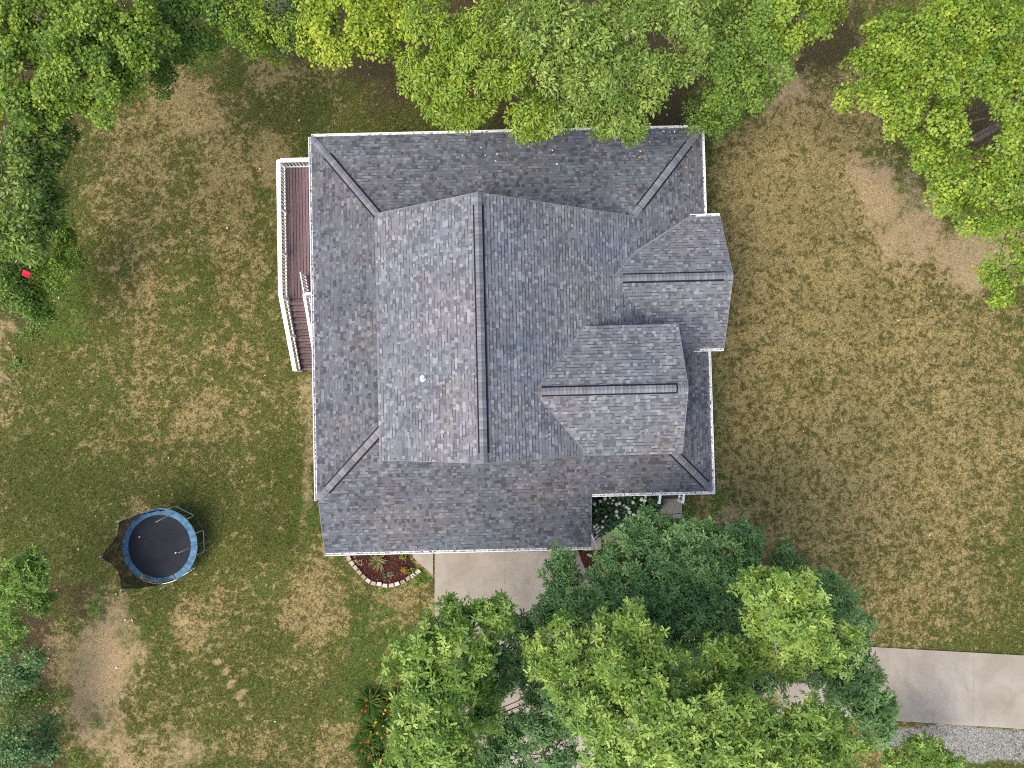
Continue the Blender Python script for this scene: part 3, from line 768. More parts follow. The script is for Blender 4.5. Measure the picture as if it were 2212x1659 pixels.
k = NT('flag_stripes'); k.base(k.ramp(k.attr('tint'), [(0, srgb(232,226,226)), (.49, srgb(232,226,226)), (.51, srgb(134,24,44)), (1, srgb(134,24,44))]), .8, .2)
k2 = m_simple('flag_blue', srgb(34,40,84), .8, .2)
NS, NU = 13, 12
fdir = from_uv(.16, 1.0); top0 = pt; 
for s_ in range(NS):
    b = MB()
    for r_ in range(NU):
        def pnt(i, j):
            a = i / NS; t = j / NU       # a along the pole, t the fly hanging down
            base = pt + (pb - pt) * (a * .62); zb = 2.74 - 1.2 * a * .62
            return Fl(base + np.array([.05 + .30*t + .05*math.sin(5*t + 9*a), .34*t + .05*math.sin(6*a+2*t)]), zb - .80*t + .04*math.sin(8*a))
        if r_ < 5 and s_ < 7: continue
        b.add([pnt(s_, r_), pnt(s_+1, r_), pnt(s_+1, r_+1), pnt(s_, r_+1)], [(0,1,2,3)], 1 if s_ % 2 == 0 else 0)
    b.build('stripe', k.m, flag, tint=True)
b = MB()
for s_ in range(7):
    for r_ in range(5): b.add([pnt(s_, r_), pnt(s_+1, r_), pnt(s_+1, r_+1), pnt(s_, r_+1)], [(0,1,2,3)])
b.build('canton', k2, flag)

# ------------------------------------------------------------------ trampoline
tc = on_ground(345, 1180, .8); tc[2] = float(terrain(tc[0], tc[1])); TR, TM, TH = 1.70, 1.46, .80
tramp = empty('trampoline', tc)
tag(tramp, 'round trampoline with blue padding and a half fallen black safety net', 'trampoline')
def ringpts(r, z, n=64): return [(r*math.cos(2*math.pi*i/n), r*math.sin(2*math.pi*i/n), z) for i in range(n)]
def annulus(r0, r1, z0, z1, th, n=72, wob=0, a0=0, a1=360):
    b = MB(); cnt = int(n * (a1-a0) / 360)
    for i in range(cnt):
        A = [R(a0 + (a1-a0) * q / cnt) for q in (i, i+1)]
        pr = []
        for a in A:
            w0 = wob * math.sin(a*23) + wob * .7 * math.sin(a*11+1); zz = wob * 1.2 * math.sin(a*31)
            pr.append([(r0*math.cos(a), r0*math.sin(a), z0+zz), ((r0+r1)/2*math.cos(a), (r0+r1)/2*math.sin(a), max(z0, z1)+.012+zz), ((r1+w0)*math.cos(a), (r1+w0)*math.sin(a), z1+zz), ((r1+w0)*math.cos(a), (r1+w0)*math.sin(a), z1-th+zz), (r0*math.cos(a), r0*math.sin(a), z0-th+zz)])
        b.add(pr[0] + pr[1], [(0,5,6,1),(1,6,7,2),(2,7,8,3),(3,8,9,4),(4,9,5,0)])
    return b
mb = MB(); rp = ringpts(TM+.02, TH-.01); mid = ringpts(.8, TH-.035)
mb.add(rp + mid + [(0,0,TH-.045)], [(i, (i+1) % 64, 64+(i+1) % 64, 64+i) for i in range(64)] + [(64+i, 64+(i+1) % 64, 128) for i in range(64)])
mb.build('jumping_mat', M['mat'], tramp, smooth=True)
annulus(TM-.03, TR+.015, TH+.015, TH+.02, .03, wob=.012, a0=-62, a1=238).build('padding', M['blue'], tramp)
annulus(TM-.03, TR-.10, TH+.0, TH-.01, .03, wob=.03, a0=240, a1=296).build('padding', M['blue'], tramp)
fr = MB(); fr.tube([(TR*math.cos(R(a)), TR*math.sin(R(a)), TH-.02) for a in range(0, 361, 5)], .026, 8); fr.build('frame', M['steel'], tramp, smooth=True)
sp = MB()
for i in range(72):
    a = R(i*5); sp.bar(((TM)*math.cos(a), (TM)*math.sin(a), TH-.02), ((TR)*math.cos(a), (TR)*math.sin(a), TH-.02), .018, .018)
tag(sp.build('spring', M['spring'], tramp), kind='stuff')
PA = [3, 63, 123, 183, 243, 303]
for a in PA:
    d = 17; lg = [(TR*math.cos(R(a-d)), TR*math.sin(R(a-d)), TH-.03), (1.02*TR*math.cos(R(a-d)), 1.02*TR*math.sin(R(a-d)), .08), (1.02*TR*math.cos(R(a-d+2)), 1.02*TR*math.sin(R(a-d+2)), .03),
                  (1.02*TR*math.cos(R(a+d-2)), 1.02*TR*math.sin(R(a+d-2)), .03), (1.02*TR*math.cos(R(a+d)), 1.02*TR*math.sin(R(a+d)), .08), (TR*math.cos(R(a+d)), TR*math.sin(R(a+d)), TH-.03)]
    MB().tube(lg, .022, 8).build('leg', M['steel'], tramp, smooth=True)
    lean = .02 if a not in (63,) else -.12
    MB().tube([((TR+.03)*math.cos(R(a)), (TR+.03)*math.sin(R(a)), .25), ((TR+.03)*math.cos(R(a)), (TR+.03)*math.sin(R(a)), 1.6), ((TR+lean)*math.cos(R(a)), (TR+lean)*math.sin(R(a)), 2.55)], .019, 8).build('net_pole', M['steel'], tramp, smooth=True)
nt = MB(); NA, NZ = 60, 6
def nettop(t):
    """t in 0..1 from beyond the upper left pole round to beyond the lower left pole"""
    a = 83 + t * 210
    if a < 123: h = .05 + 1.65 * ((a-83)/40) ** 1.3
    elif a > 243: h = .05 + 1.65 * ((293-a)/50) ** 1.5
    else:
        f = ((a-123) % 60) / 60; h = 1.70 - .55 * math.sin(math.pi*f) 
    return a, max(h, .03)
gv = []
for i in range(NA+1):
    a, h = nettop(i/NA); f = ((a-123) % 60) / 60; pin = .10 * math.sin(math.pi*f) if 123 <= a <= 243 else 0
    for j in range(NZ+1):
        t = j / NZ; r = TR - .06 - pin*t*1.6 + .02*math.sin(i*1.3+j)
        gv.append((r*math.cos(R(a)), r*math.sin(R(a)), TH+.03+h*t))
nt.add(gv, [(i*(NZ+1)+j, (i+1)*(NZ+1)+j, (i+1)*(NZ+1)+j+1, i*(NZ+1)+j+1) for i in range(NA) for j in range(NZ)])
nt.build('safety_net', M['net'], tramp, smooth=True)
hem = MB(); hem.tube([gv[i*(NZ+1)+NZ] for i in range(NA+1)], .014, 5); hem.build('net_hem', M['vent'], tramp)
for q, (dx, dy) in enumerate([(-.95,.42),(.72,-.30)]):
    o = MB().add([(-.05,-.02,0),(.0,-.035,.008),(.055,0,.004),(0,.035,.01)], [(0,1,2,3)], .9).build('fallen_leaf', M['litterleaf'], None, tint=True)
    o.location = (tc[0]+dx, tc[1]+dy, tc[2]+TH-.02); tag(o, ['pale dry leaf lying near the netted side of the trampoline mat','pale dry leaf lying by the pole side of the trampoline mat','dull leaf lying low on the trampoline mat near its net'][q], 'leaf')

# ------------------------------------------------------------------ flower bed with block edging
def zp(x, y): return (1000 + x/6.9125) * .72005, (1640 + y/6.9125) * .72005
bed = empty('flower_bed_edging', at(830, 1262, 0)); tag(bed, 'curved edging of pale concrete blocks round the mulch bed', 'edging')
arc = [(318,240),(385,345),(455,440),(540,530),(628,625),(720,705),(832,760),(950,775),(1072,805),(1200,800),(1320,770),(1440,730),(1550,660),(1650,598),(1752,520)]
ap = [at(*zp(*q), .1) for q in arc]; ap = [ap[0] + (ap[0]-ap[1])] + ap
for i, p in enumerate(ap):
    q0 = ap[max(i-1, 0)]; q1 = ap[min(i+1, len(ap)-1)]; t = (q1-q0)[:2]; ang = math.atan2(t[1], t[0])
    w = .118; o = MB().add([(-w,-.085,0),(w,-.085,0),(w*.84,.085,0),(-w*.84,.085,0),(-w,-.085,.12),(w,-.085,.12),(w*.84,.085,.12),(-w*.84,.085,.12)],
        [(3,2,1,0),(4,5,6,7),(0,1,5,4),(1,2,6,5),(2,3,7,6),(3,0,4,7)], random.random()).build('edging_block', M['block'], bed, tint=True)
    o.location = Vector(p) - Vector(bed.location); o.location.z = random.uniform(-.012, .006); o.rotation_euler = (random.uniform(-.03,.03), random.uniform(-.03,.03), ang + random.uniform(-.05,.05))
def mulch_bed(poly_pts, n, name='mulch_bed', label='dark red mulch bed'):
    poly = ccw([tuple(p) for p in poly_pts]); b = MB()
    b.add([(p[0], p[1], .012) for p in poly] + [(p[0], p[1], -.05) for p in poly], [tuple(range(len(poly)))] + [(i, len(poly)+i, len(poly)+(i+1) % len(poly), (i+1) % len(poly)) for i in range(len(poly))], .3)
    xs = [p[0] for p in poly]; ys = [p[1] for p in poly]
    def inside(x, y):
        r = False
        for i in range(len(poly)):
            (x1, y1), (x2, y2) = poly[i], poly[i-1]
            if (y1 > y) != (y2 > y) and x < (x2-x1)*(y-y1)/(y2-y1)+x1: r = not r
        return r
    k_ = 0
    while k_ < n:
        x, y = random.uniform(min(xs), max(xs)), random.uniform(min(ys), max(ys))
        if not inside(x, y): continue
        k_ += 1; a = random.uniform(0, 6.28); l = random.uniform(.015, .05); w = random.uniform(.006, .014); z = random.uniform(.014, .04)
        c, s = math.cos(a), math.sin(a); tl_ = random.uniform(-.02, .02)
        b.add([(x-c*l-s*w*-1, y-s*l-c*w, z-tl_), (x+c*l+s*w, y+s*l-c*w, z+tl_), (x+c*l-s*w, y+s*l+c*w, z+tl_+.008), (x-c*l-s*w, y-s*l+c*w, z-tl_+.008)], [(0,1,2,3)], random.random())
    return tag(b.build(name, M['mulch'], None, tint=True), label, None, None, 'stuff')
mulch_bed([q[:2] + (np.array([0.,0.])) for q in ap[1:]] + [at(*zp(1560,215))[:2], at(*zp(1560,60))[:2] + np.array([0,1.0]), ap[0][:2] + np.array([0,1.2])], 2600, 'mulch_bed', 'red mulch inside the block edged flower bed by the garage')
mulch_bed(poly_px([(1243,1178),(1262,1192),(1300,1190),(1345,1205),(1345,1275),(1310,1272),(1270,1245)]), 2200, 'mulch_bed', 'red mulch under the oak at the right of the garage')
mulch_bed(poly_px([(1285,1060),(1425,1060),(1422,1110),(1340,1135),(1300,1145),(1283,1148)]), 600, 'mulch_bed', 'dark mulch under the white hydrangeas')

# ------------------------------------------------------------------ foliage
def half(pts):           # mirrored leaf outline: midrib base, midrib tip, edge points -> two half blades folded at the midrib
    n = len(pts); v = [(0,0,0), (1,0,0)] + [(x, y, .30*y) for x, y in pts] + [(x, -y, .30*y) for x, y in pts]
    return np.array(v, float), [tuple([0, 1] + list(range(1+n, 1, -1))), tuple([0] + list(range(2+n, 2+2*n)) + [1])]
SHAPE = dict(
    maple=half([(.00,.44),(.36,.24),(.52,.46)]),
    oak=half([(.30,.17),(.40,.06),(.60,.24),(.68,.08),(.86,.17)]),
    lance=half([(.22,.15),(.52,.20),(.80,.11)]),
    round=half([(.15,.25),(.5,.36),(.85,.2)]),
    strap=half([(.10,.035),(.55,.045),(.85,.02)]),
)
def unit(a): return a / np.maximum(np.linalg.norm(a, axis=-1, keepdims=True), 1e-9)
def leaf_object(name, parent, mat, shape, pos, dirs, nrm, size, tint):
    V, F = SHAPE[shape]; n = len(pos); k = len(V)
    dirs = unit(dirs); side = unit(np.cross(nrm, dirs)); up = np.cross(dirs, side); s = size[:, None, None]
    co = pos[:, None, :] + s * (V[None, :, 0:1] * dirs[:, None, :] + V[None, :, 1:2] * side[:, None, :] + V[None, :, 2:3] * up[:, None, :])
    off = (np.arange(n) * k)[:, None]; ff = np.concatenate(F)[None, :] + off
    me = np_mesh(name, co.reshape(-1, 3) - np.array(parent.location)[None, :], ff.ravel(), np.tile([len(f) for f in F], n), tint=np.repeat(tint, k))
    o = link(name, me, parent, mat); return o
def sprays(tips, axes, per, spread, size, rng, droop=.25, tint0=.5, tvar=.13, star=0):
    """leaves gathered round every twig tip; star > 0 sets them in rosettes of that many leaves"""
    n = len(tips); A0 = unit(axes)
    if star:
        k = max(1, per // star); T = np.repeat(tips, k, 0); A = np.repeat(A0, k, 0)
        g = rng.normal(size=T.shape); T = T + unit(g - .6*(g*A).sum(1, keepdims=True)*A) * spread * rng.random((len(T), 1))**.5
        A = unit(A + rng.normal(size=A.shape) * .35); base = np.repeat(rng.normal(tint0, .15, n), k) + rng.normal(0, .08, len(T))
        T = np.repeat(T, star, 0); A = np.repeat(A, star, 0); base = np.repeat(base, star); m = len(T)
        ref = unit(np.cross(A, np.array([.31, .77, .2]))); bi = np.cross(A, ref)
        ph = np.tile(np.arange(star) * 2*math.pi/star, m // star) + rng.normal(0, .3, m) + np.repeat(rng.random(m // star)*6, star)
        lat = ref*np.cos(ph)[:, None] + bi*np.sin(ph)[:, None]
        pos = T + lat*.02 + A*rng.uniform(-.04, .04, (m, 1)); d = lat + A*rng.uniform(-.25, .55, (m, 1)) + np.array([0, 0, -droop*.5]); nr = A + rng.normal(size=(m, 3))*.22
        return pos, d, nr, size*rng.uniform(.5, 1.2, m), np.clip(base + rng.normal(0, tvar*.7, m), 0, 1)
    T = np.repeat(tips, per, 0); A = np.repeat(A0, per, 0); m = len(T)
    g = rng.normal(size=(m, 3)); lat = unit(g - (g*A).sum(1, keepdims=True)*A)
    rad = spread*np.sqrt(rng.random(m))[:, None]; lift = (rng.random(m)[:, None] - .45)*spread*.6
    pos = T + lat*rad + A*(lift - .5*rad*rad/spread)
    d = lat + A*rng.uniform(-.1, .4, (m, 1)) + rng.normal(size=(m, 3))*.35 + np.array([0, 0, -droop])
    nr = A + rng.normal(size=(m, 3))*.34
    return pos, d, nr, size*rng.uniform(.5, 1.3, m), np.clip(np.repeat(rng.normal(tint0, .17, n), per) + rng.normal(0, tvar, m), 0, 1)
def lobe_world(l):
    px, py, rp, z = l; c = at(px, py, z); r = 1.12 * rp * (CAM_H - z) / 1495; return c, r
def make_tree(name, label, cat, lobes, leaf, shape, size, base=None, per=16, dens=1, spread=.26, group=None, trunk=.2, tint0=.5, droop=.25, flat=.62, seed=0, twig=True, rise=.4, cover=1.0, sub=1.0):
    g = np.random.default_rng(1000 + seed)
    lobes = [(a, b_, c_, d_ if d_ <= 6.5 else 6.5 + (d_ - 6.5) * rise) for a, b_, c_, d_ in lobes]
    W = [lobe_world(l) for l in lobes]
    if base is None: base = at(np.mean([l[0] for l in lobes]), np.mean([l[1] for l in lobes]), 0)[:2]
    bz = float(terrain(base[0], base[1])); root = empty(name, (base[0], base[1], bz))
    tag(root, label, cat, group); B = np.array([base[0], base[1], bz])
    tips, axes, w = [], [], MB()
    low = min(c[2] - r*flat for c, r in W); fork = max(bz + .5, bz + (low - bz) * .62)
    F0 = np.array([B[0], B[1], fork])
    tr = MB(); tr.tube([B - B + (0,0,-.15), (0,0,.25), ((F0-B)*.5 + (.06,.05,0)), F0-B], [trunk*1.5, trunk*1.12, trunk*.95, trunk*.8], 9)
    tr.build('trunk', M['bark'], root, smooth=True)
    for c, r in W:
        mid = F0 + (c - F0) * .5 + np.array([*g.normal(0, .15, 2), .25]); lim = c - np.array([0, 0, r*flat*.35])
        q = max(.022, trunk*.62*min(1.3, r)/math.sqrt(len(W)) + .01)
        st_ = F0 - np.array([0, 0, (fork - bz)*g.uniform(0, .3)]); mid2 = st_ + (mid - st_)*.5 + g.normal(0, .12, 3) - np.array([0, 0, .15])
        w.tube([st_-B, mid2-B, mid-B, lim-B], [q*1.5, q*1.2, q, q*.55], 6)
        rs = min(.52, r*.62) * sub; ns = max(4, int(1.55 * cover * 2*math.pi*r*r*.62 / (math.pi*rs*rs)))
        dz = g.uniform(-.1, 1, ns); ph = g.uniform(0, 2*math.pi, ns) if ns < 5 else np.arange(ns)*2.399 + g.normal(0, .35, ns); rr = np.sqrt(np.maximum(0, 1 - dz*dz))
        d = np.stack([rr*np.cos(ph), rr*np.sin(ph), dz], 1)
        wob = 1 + .16*np.sin(3*ph + g.uniform(0, 6))*rr + .10*np.sin(7*ph + g.uniform(0, 6))*rr
        k = g.uniform(.70, 1.02, ns)*wob*(1 - .35*rs/r); inner = g.random(ns) < .22; k = np.where(inner, k*g.uniform(.3, .7, ns), k)
        S = c + d*np.array([r, r, r*flat])*k[:, None]; S[:, 2] += g.normal(0, .14, ns)
        nt_ = 8; e = unit(g.normal(size=(ns, nt_, 3)) + np.array([0, 0, .8])); rk = rs*g.random((ns, nt_, 1))**.45
        P = (S[:, None, :] + e*rk*np.array([1, 1, .62])).reshape(-1, 3)
        ax = (e*.9 + d[:, None, :]*np.array([.6, .6, .3]) + np.array([0, 0, .75])).reshape(-1, 3)
        tips.append(P); axes.append(ax)
        if twig:
            for i_, p in enumerate(S):
                m_ = lim + (p - lim)*.55 + g.normal(0, .06, 3)
                w.tube([lim-B, m_-B, p-B], [q*.36+.005, q*.24+.005, .008], 3)
                for e_ in P[i_*nt_:(i_+1)*nt_:3]: w.tube([p-B, e_-B], [.008, .004], 3)
    w.build('branches', M['bark'], root)
    tips = np.concatenate(tips); axes = np.concatenate(axes)
    a = sprays(tips, axes, per, spread, size, g, droop, tint0, star=8 if shape == 'oak' else 0)
    tag(leaf_object('crown', root, LEAF[leaf], shape, *a), kind='stuff')
    return root

T_ = [
 dict(name='maple_tree', label='broad bright green maple filling the upper left corner', lobes=[(40,40,95,11),(150,40,100,12),(265,55,90,11.5),(95,140,90,11.5),(205,140,95,12),(300,140,66,10.5),(130,225,60,10),(235,205,60,10),(45,225,70,9.5),(340,85,55,10)], leaf='maple', shape='maple', size=.102, per=28, trunk=.24),
 dict(name='maple_tree', label='dark green young maple in the top row right of the corner maple', lobes=[(395,35,62,8),(425,90,42,6.5),(365,15,60,9),(445,20,50,8),(390,120,36,4.6),(350,160,34,5)], leaf='fine', shape='maple', size=.10, per=26, trunk=.14, tint0=.5),
 dict(name='sapling', label='small light green sapling at the lawn edge in the top row', lobes=[(520,55,62,6.5),(560,85,45,5.5),(500,10,55,7),(590,40,50,7),(470,85,40,4),(600,100,34,3.6)], leaf='maple', shape='round', size=.095, per=26, trunk=.10, tint0=.6),
 dict(name='young_tree', label='blue green young tree between the sapling and the yellow green tree', lobes=[(640,30,55,6),(620,80,38,5),(668,75,40,5)], leaf='blue', shape='lance', size=.15, trunk=.10, tint0=.6),
 dict(name='ash_tree', label='yellow green tree at the top left of the house', lobes=[(715,40,72,10),(790,40,75,10.5),(745,105,48,9),(690,85,40,8),(820,100,55,9.5),(860,40,55,10)], leaf='yellow', shape='round', size=.11, per=26, trunk=.17, tint0=.6),
 dict(name='hickory_tree', label='light green hickory whose drooping sprays hang over the gutter', lobes=[(935,60,85,11),(905,150,60,9.5),(985,160,75,10),(1040,70,80,11),(950,225,52,8),(1055,205,62,8.5),(1110,135,70,10),(1140,240,50,7.5),(1150,288,34,5.2),(1195,262,38,6.5),(1000,255,40,7)], leaf='maple', shape='lance', size=.14, per=26, trunk=.22, tint0=.72, droop=.5),
 dict(name='hickory_tree', label='tall pale green tree behind the middle of the house', lobes=[(1135,35,75,12),(1220,60,80,12.5),(1310,50,80,12.5),(1230,150,75,11),(1320,160,75,11),(1395,60,75,12),(1410,150,62,11),(1250,235,62,8.5),(1340,240,58,8),(1368,285,30,5.5),(1480,55,75,12),(1490,140,48,10),(1300,280,30,6)], leaf='pale', shape='lance', size=.155, per=26, trunk=.27, tint0=.55, droop=.35),
 dict(name='maple_tree', label='fine leaved green maple right of the pale tree', lobes=[(1560,75,70,9),(1620,45,70,9.5),(1650,130,62,8.5),(1590,150,58,8),(1560,215,48,6.5),(1635,200,42,7)], leaf='fine', shape='maple', size=.095, per=24, trunk=.17, tint0=.62),
 dict(name='maple_tree', label='bushy green tree leaning over the right end of the gutter', lobes=[(1540,262,52,5.0),(1505,255,42,4.8),(1575,250,40,4.8)], leaf='fine', shape='lance', size=.12, trunk=.10, tint0=.5, base=None),
 dict(name='maple_tree', label='yellowish maple at the top edge left of the shaded gap', lobes=[(1715,35,70,9.5),(1775,25,48,9),(1680,85,42,8.5)], leaf='maple', shape='maple', size=.10, per=26, trunk=.17, tint0=.68),
 dict(name='maple_tree', label='large bright maple at the right edge of the picture', lobes=[(1925,110,75,11.5),(2000,60,80,12.5),(2090,70,85,13),(2180,60,80,13),(1870,175,66,10.5),(1940,200,70,11),(2035,165,75,12.5),(2130,165,75,12.5),(2205,190,70,12.5),(1960,280,56,9.5),(2045,270,58,11.5),(2200,300,60,11.5),(2005,345,52,9),(2085,385,68,10),(2165,395,62,10.5),(2040,440,48,8.5),(2130,470,58,9.5),(2200,480,52,10),(2190,570,42,9),(2165,635,26,8),(2150,600,28,8.3)], leaf='maple', shape='maple', size=.102, per=28, trunk=.2, tint0=.62, base=tuple(at(2105,300,0)[:2])),
 dict(name='chestnut_oak', label='grey green tree with long leaves along the left edge', lobes=[(60,300,58,9),(110,270,40,8.5),(25,355,55,9),(50,430,58,9.5),(85,395,36,8.5),(35,500,58,9.5),(75,545,36,8),(130,300,34,7.5),(105,345,36,7.5),(95,470,36,7.8),(110,425,28,7)], leaf='pale', shape='lance', size=.17, per=22, trunk=.2, tint0=.36),
 dict(name='shrub', label='bright leafy shrub beside the red cloth at the left edge', lobes=[(110,590,42,2.2),(135,555,30,2.0),(95,640,34,1.8),(145,520,26,1.6),(120,500,36,2.0),(60,575,40,2.4)], leaf='maple', shape='round', size=.10, trunk=.04, tint0=.45, spread=.26, per=22),
 dict(name='shrub', label='dark green shrub under the red cloth at the left edge', lobes=[(30,650,46,2.6),(70,670,30,2.0),(20,600,40,3.0),(60,625,34,2.2),(15,560,44,3.5)], leaf='fine', shape='round', size=.11, per=22, trunk=.05, tint0=.42, spread=.3),
 dict(name='young_oak', label='bright green young oak at the left edge below the trampoline', lobes=[(30,1240,42,4.5),(72,1215,22,4.3),(85,1245,18,4.2),(30,1300,46,4.2),(85,1305,16,3.8),(20,1355,40,3.8)], leaf='oak', shape='oak', rise=.72, cover=1.6, per=24, size=.16, trunk=.08, tint0=.55, spread=.3),
 dict(name='shrub', label='blue green shrub at the left edge beside the bare soil', lobes=[(35,1410,46,3.2),(70,1445,34,2.6),(20,1465,44,3.0)], leaf='deep', shape='round', size=.10, per=20, trunk=.06, tint0=.62, spread=.3),
 dict(name='shrub', label='dull brownish shrub at the left edge below the blue green one', lobes=[(35,1525,44,2.4),(80,1500,30,2.0)], leaf='fine', shape='round', size=.10, trunk=.05, tint0=.35, spread=.28),
 dict(name='shrub', label='dark green shrub in the lower left corner', lobes=[(45,1600,56,2.4),(100,1630,34,1.8),(20,1650,50,2.6),(95,1575,26,1.6)], leaf='deep', shape='round', size=.12, trunk=.05, tint0=.5, spread=.3),
 dict(name='oak_tree', label='bright green oak left of the driveway with the lilies beneath', base=tuple(at(915,1530,0)[:2]), lobes=[(985,1335,40,11),(1062,1320,34,11),(940,1385,56,12),(1005,1395,52,12),(900,1445,52,12),(960,1470,58,12),(915,1530,60,12.5),(895,1590,52,12),(960,1580,58,12.5),(905,1640,60,12),(985,1640,60,12.5),(1030,1470,36,9),(1045,1540,36,9.5),(1070,1350,26,9.5)], leaf='oak', shape='oak', rise=.72, cover=1.5, per=24, size=.205, trunk=.22, tint0=.62),
 dict(name='oak_tree', label='dark green oak overhanging the driveway between the bright oaks', base=tuple(at(925,1500,0)[:2]), lobes=[(1110,1390,36,7.5),(1140,1350,26,7.5),(1095,1440,30,7.5),(1060,1420,28,7),(1180,1330,24,7.5),(1075,1600,38,8),(1130,1640,44,8.5),(1165,1555,36,9),(1110,1570,24,8),(1195,1500,44,9),(1060,1490,28,7.5),(1215,1640,40,9),(1150,1430,44,8),(1195,1400,40,8),(1190,1570,36,8.5),(1045,1565,34,8),(1230,1540,44,9),(1120,1460,34,7.5),(1025,1430,30,8),(1160,1500,26,8),(1060,1640,36,8)], leaf='deep', shape='oak', rise=.72, cover=1.1, per=24, size=.18, trunk=.2, tint0=.5),
 dict(name='oak_tree', label='dark blue green oak between the porch steps and the bright oaks', lobes=[(1385,1160,50,6.5),(1450,1165,46,6.2),(1320,1230,46,7),(1215,1225,36,6.8),(1215,1290,44,7.2),(1390,1205,66,7),(1475,1190,66,7),(1550,1165,52,6.8),(1610,1180,42,6.5),(1530,1240,62,7.2),(1450,1275,68,7.5),(1360,1300,66,7.6),(1270,1310,58,7.6),(1590,1260,48,7.2),(1560,1320,60,7.8),(1480,1350,62,8),(1400,1370,60,8),(1695,1215,26,5.5),(1600,1350,40,8),(1480,1420,52,6.5),(1560,1470,52,6.5),(1640,1470,46,6.5),(1400,1450,46,6.5),(1620,1420,40,7)], leaf='deep', shape='oak', rise=.72, cover=1.6, per=24, size=.19, trunk=.27, tint0=.62),
 dict(name='oak_tree', label='tall bright oak covering the drive at the bottom of the picture', base=tuple(at(1500,1690,0)[:2]), lobes=[(1240,1400,58,11),(1180,1420,46,10.5),(1320,1400,50,11.5),(1375,1370,44,12.5),(1335,1460,64,13),(1250,1475,62,12),(1410,1420,44,12.5),(1400,1520,66,14),(1305,1540,66,13.5),(1490,1490,56,13),(1565,1450,54,12.5),(1590,1415,36,12),(1480,1570,66,14.5),(1560,1540,60,14),(1390,1610,66,14),(1310,1630,58,13),(1490,1650,66,14.5),(1580,1620,62,14.5),(1650,1560,56,13.5),(1655,1640,60,14),(1740,1640,62,13.5),(1740,1560,58,13),(1815,1600,54,12.5)], leaf='oak', shape='oak', rise=.72, cover=1.5, per=24, size=.205, trunk=.34, tint0=.66),
 dict(name='oak_tree', label='bright crowned oak on the lawn side at the right of the drive', base=tuple(at(1690,1345,0)[:2]), lobes=[(1650,1275,42,12.5),(1705,1270,50,13.5),(1750,1310,44,13),(1690,1335,50,13.5),(1740,1375,54,13),(1800,1390,48,11.5),(1640,1330,34,12),(1660,1405,34,11.5),(1700,1430,34,11)], leaf='oak', shape='oak', rise=.72, cover=1.5, per=24, size=.205, trunk=.22, tint0=.68),
 dict(name='oak_tree', label='dusky green oak at the lawn edge behind the bright crowned oak', base=tuple(at(1741,1334,0)[:2]), lobes=[(1800,1290,46,8.5),(1815,1345,44,8.8),(1850,1350,32,8),(1780,1260,24,7.5),(1770,1450,42,9),(1835,1440,44,9),(1870,1490,42,9.5),(1885,1560,40,10),(1905,1520,26,9.5),(1820,1500,36,9)], leaf='deep', shape='oak', rise=.72, cover=1.05, per=24, size=.19, trunk=.2, tint0=.78),
 dict(name='sapling', label='light green sapling on the gravel in the lower right', lobes=[(1990,1620,46,2.6),(2035,1640,32,2.2),(1945,1640,36,2.4)], leaf='oak', shape='oak', rise=.72, cover=1.6, per=24, size=.16, trunk=.05, tint0=.5, spread=.28),
]
for i, t in enumerate(T_):
    cat = 'shrub' if t['name'] == 'shrub' else 'tree'
    make_tree(t.pop('name'), t.pop('label'), cat, t.pop('lobes'), t.pop('leaf'), t.pop('shape'), t.pop('size'), group='trees and shrubs around the yard', seed=i, **t)

# low plants: hydrangeas, lilies, bed plants, lawn-edge weeds
def low_plant(name, label, cat, pos, n, r, h, leaf, shape, size, seed, group=None, straight=False, tint0=.5):
    g = np.random.default_rng(seed); root = empty(name, pos); tag(root, label, cat, group); P = np.array(pos)
    ph = g.uniform(0, 6.283, n)
    if straight:
        rr = g.random(n) * r * .3; p = P + np.stack([rr*np.cos(ph), rr*np.sin(ph), g.random(n)*.06], 1)
        d = np.stack([np.cos(ph), np.sin(ph), g.uniform(.15, 1.3, n)], 1)
        nr = np.stack([-np.cos(ph)*.6, -np.sin(ph)*.6, np.ones(n)], 1)
    else:
        lob = .62 + .22*np.sin(2*ph + seed) + .18*np.sin(5*ph + seed*1.7) + .12*np.sin(9*ph + seed*.6)
        u_ = np.sqrt(g.random(n))*(lob if name == 'weed_patch' else 1)*g.uniform(.8, 1.15, n); z = h * np.clip(1 - u_**2, .05, 1) * g.uniform(.45, 1.0, n) + .04
        p = P + np.stack([u_*r*np.cos(ph), u_*r*np.sin(ph), z], 1)
        d = np.stack([np.cos(ph), np.sin(ph), g.normal(0, .3, n)], 1) + g.normal(0, .5, (n, 3)); nr = np.array([0,0,1.]) + g.normal(0, .35, (n, 3))
    o = leaf_object('leaves', root, LEAF[leaf], shape, p, d, nr, size*g.uniform(.7, 1.3, n), np.clip(g.normal(tint0, .2, n), 0, 1)); tag(o, kind='stuff')
    return root
def bloom_mesh(r, seed):
    b = MB(); g = random.Random(seed)
    for i in range(60):
        z = 1 - 1.5*(i+.5)/60; a = i*2.399; q = math.sqrt(max(0, 1-z*z)); c = Vector((q*math.cos(a), q*math.sin(a), z))*r
        t = c.orthogonal().normalized(); s = c.normalized().cross(t); w = r*.20
        b.add([c+t*w*g.uniform(.8,1.2)+c*.06*g.random(), c+s*w, c-t*w, c-s*w], [(0,1,2,3)])
    b.add([Vector((math.cos(k*1.05), math.sin(k*1.05), 0))*r*.75 for k in range(6)] + [Vector((0,0,r*.85)), Vector((0,0,-r*.4))], [(k, (k+1) % 6, 6) for k in range(6)] + [((k+1) % 6, k, 7) for k in range(6)])
    me = b.mesh('bloom'); me.materials.append(M['hydrangea']); return me
blooms = [bloom_mesh(.085, s) for s in (1, 2, 3)]
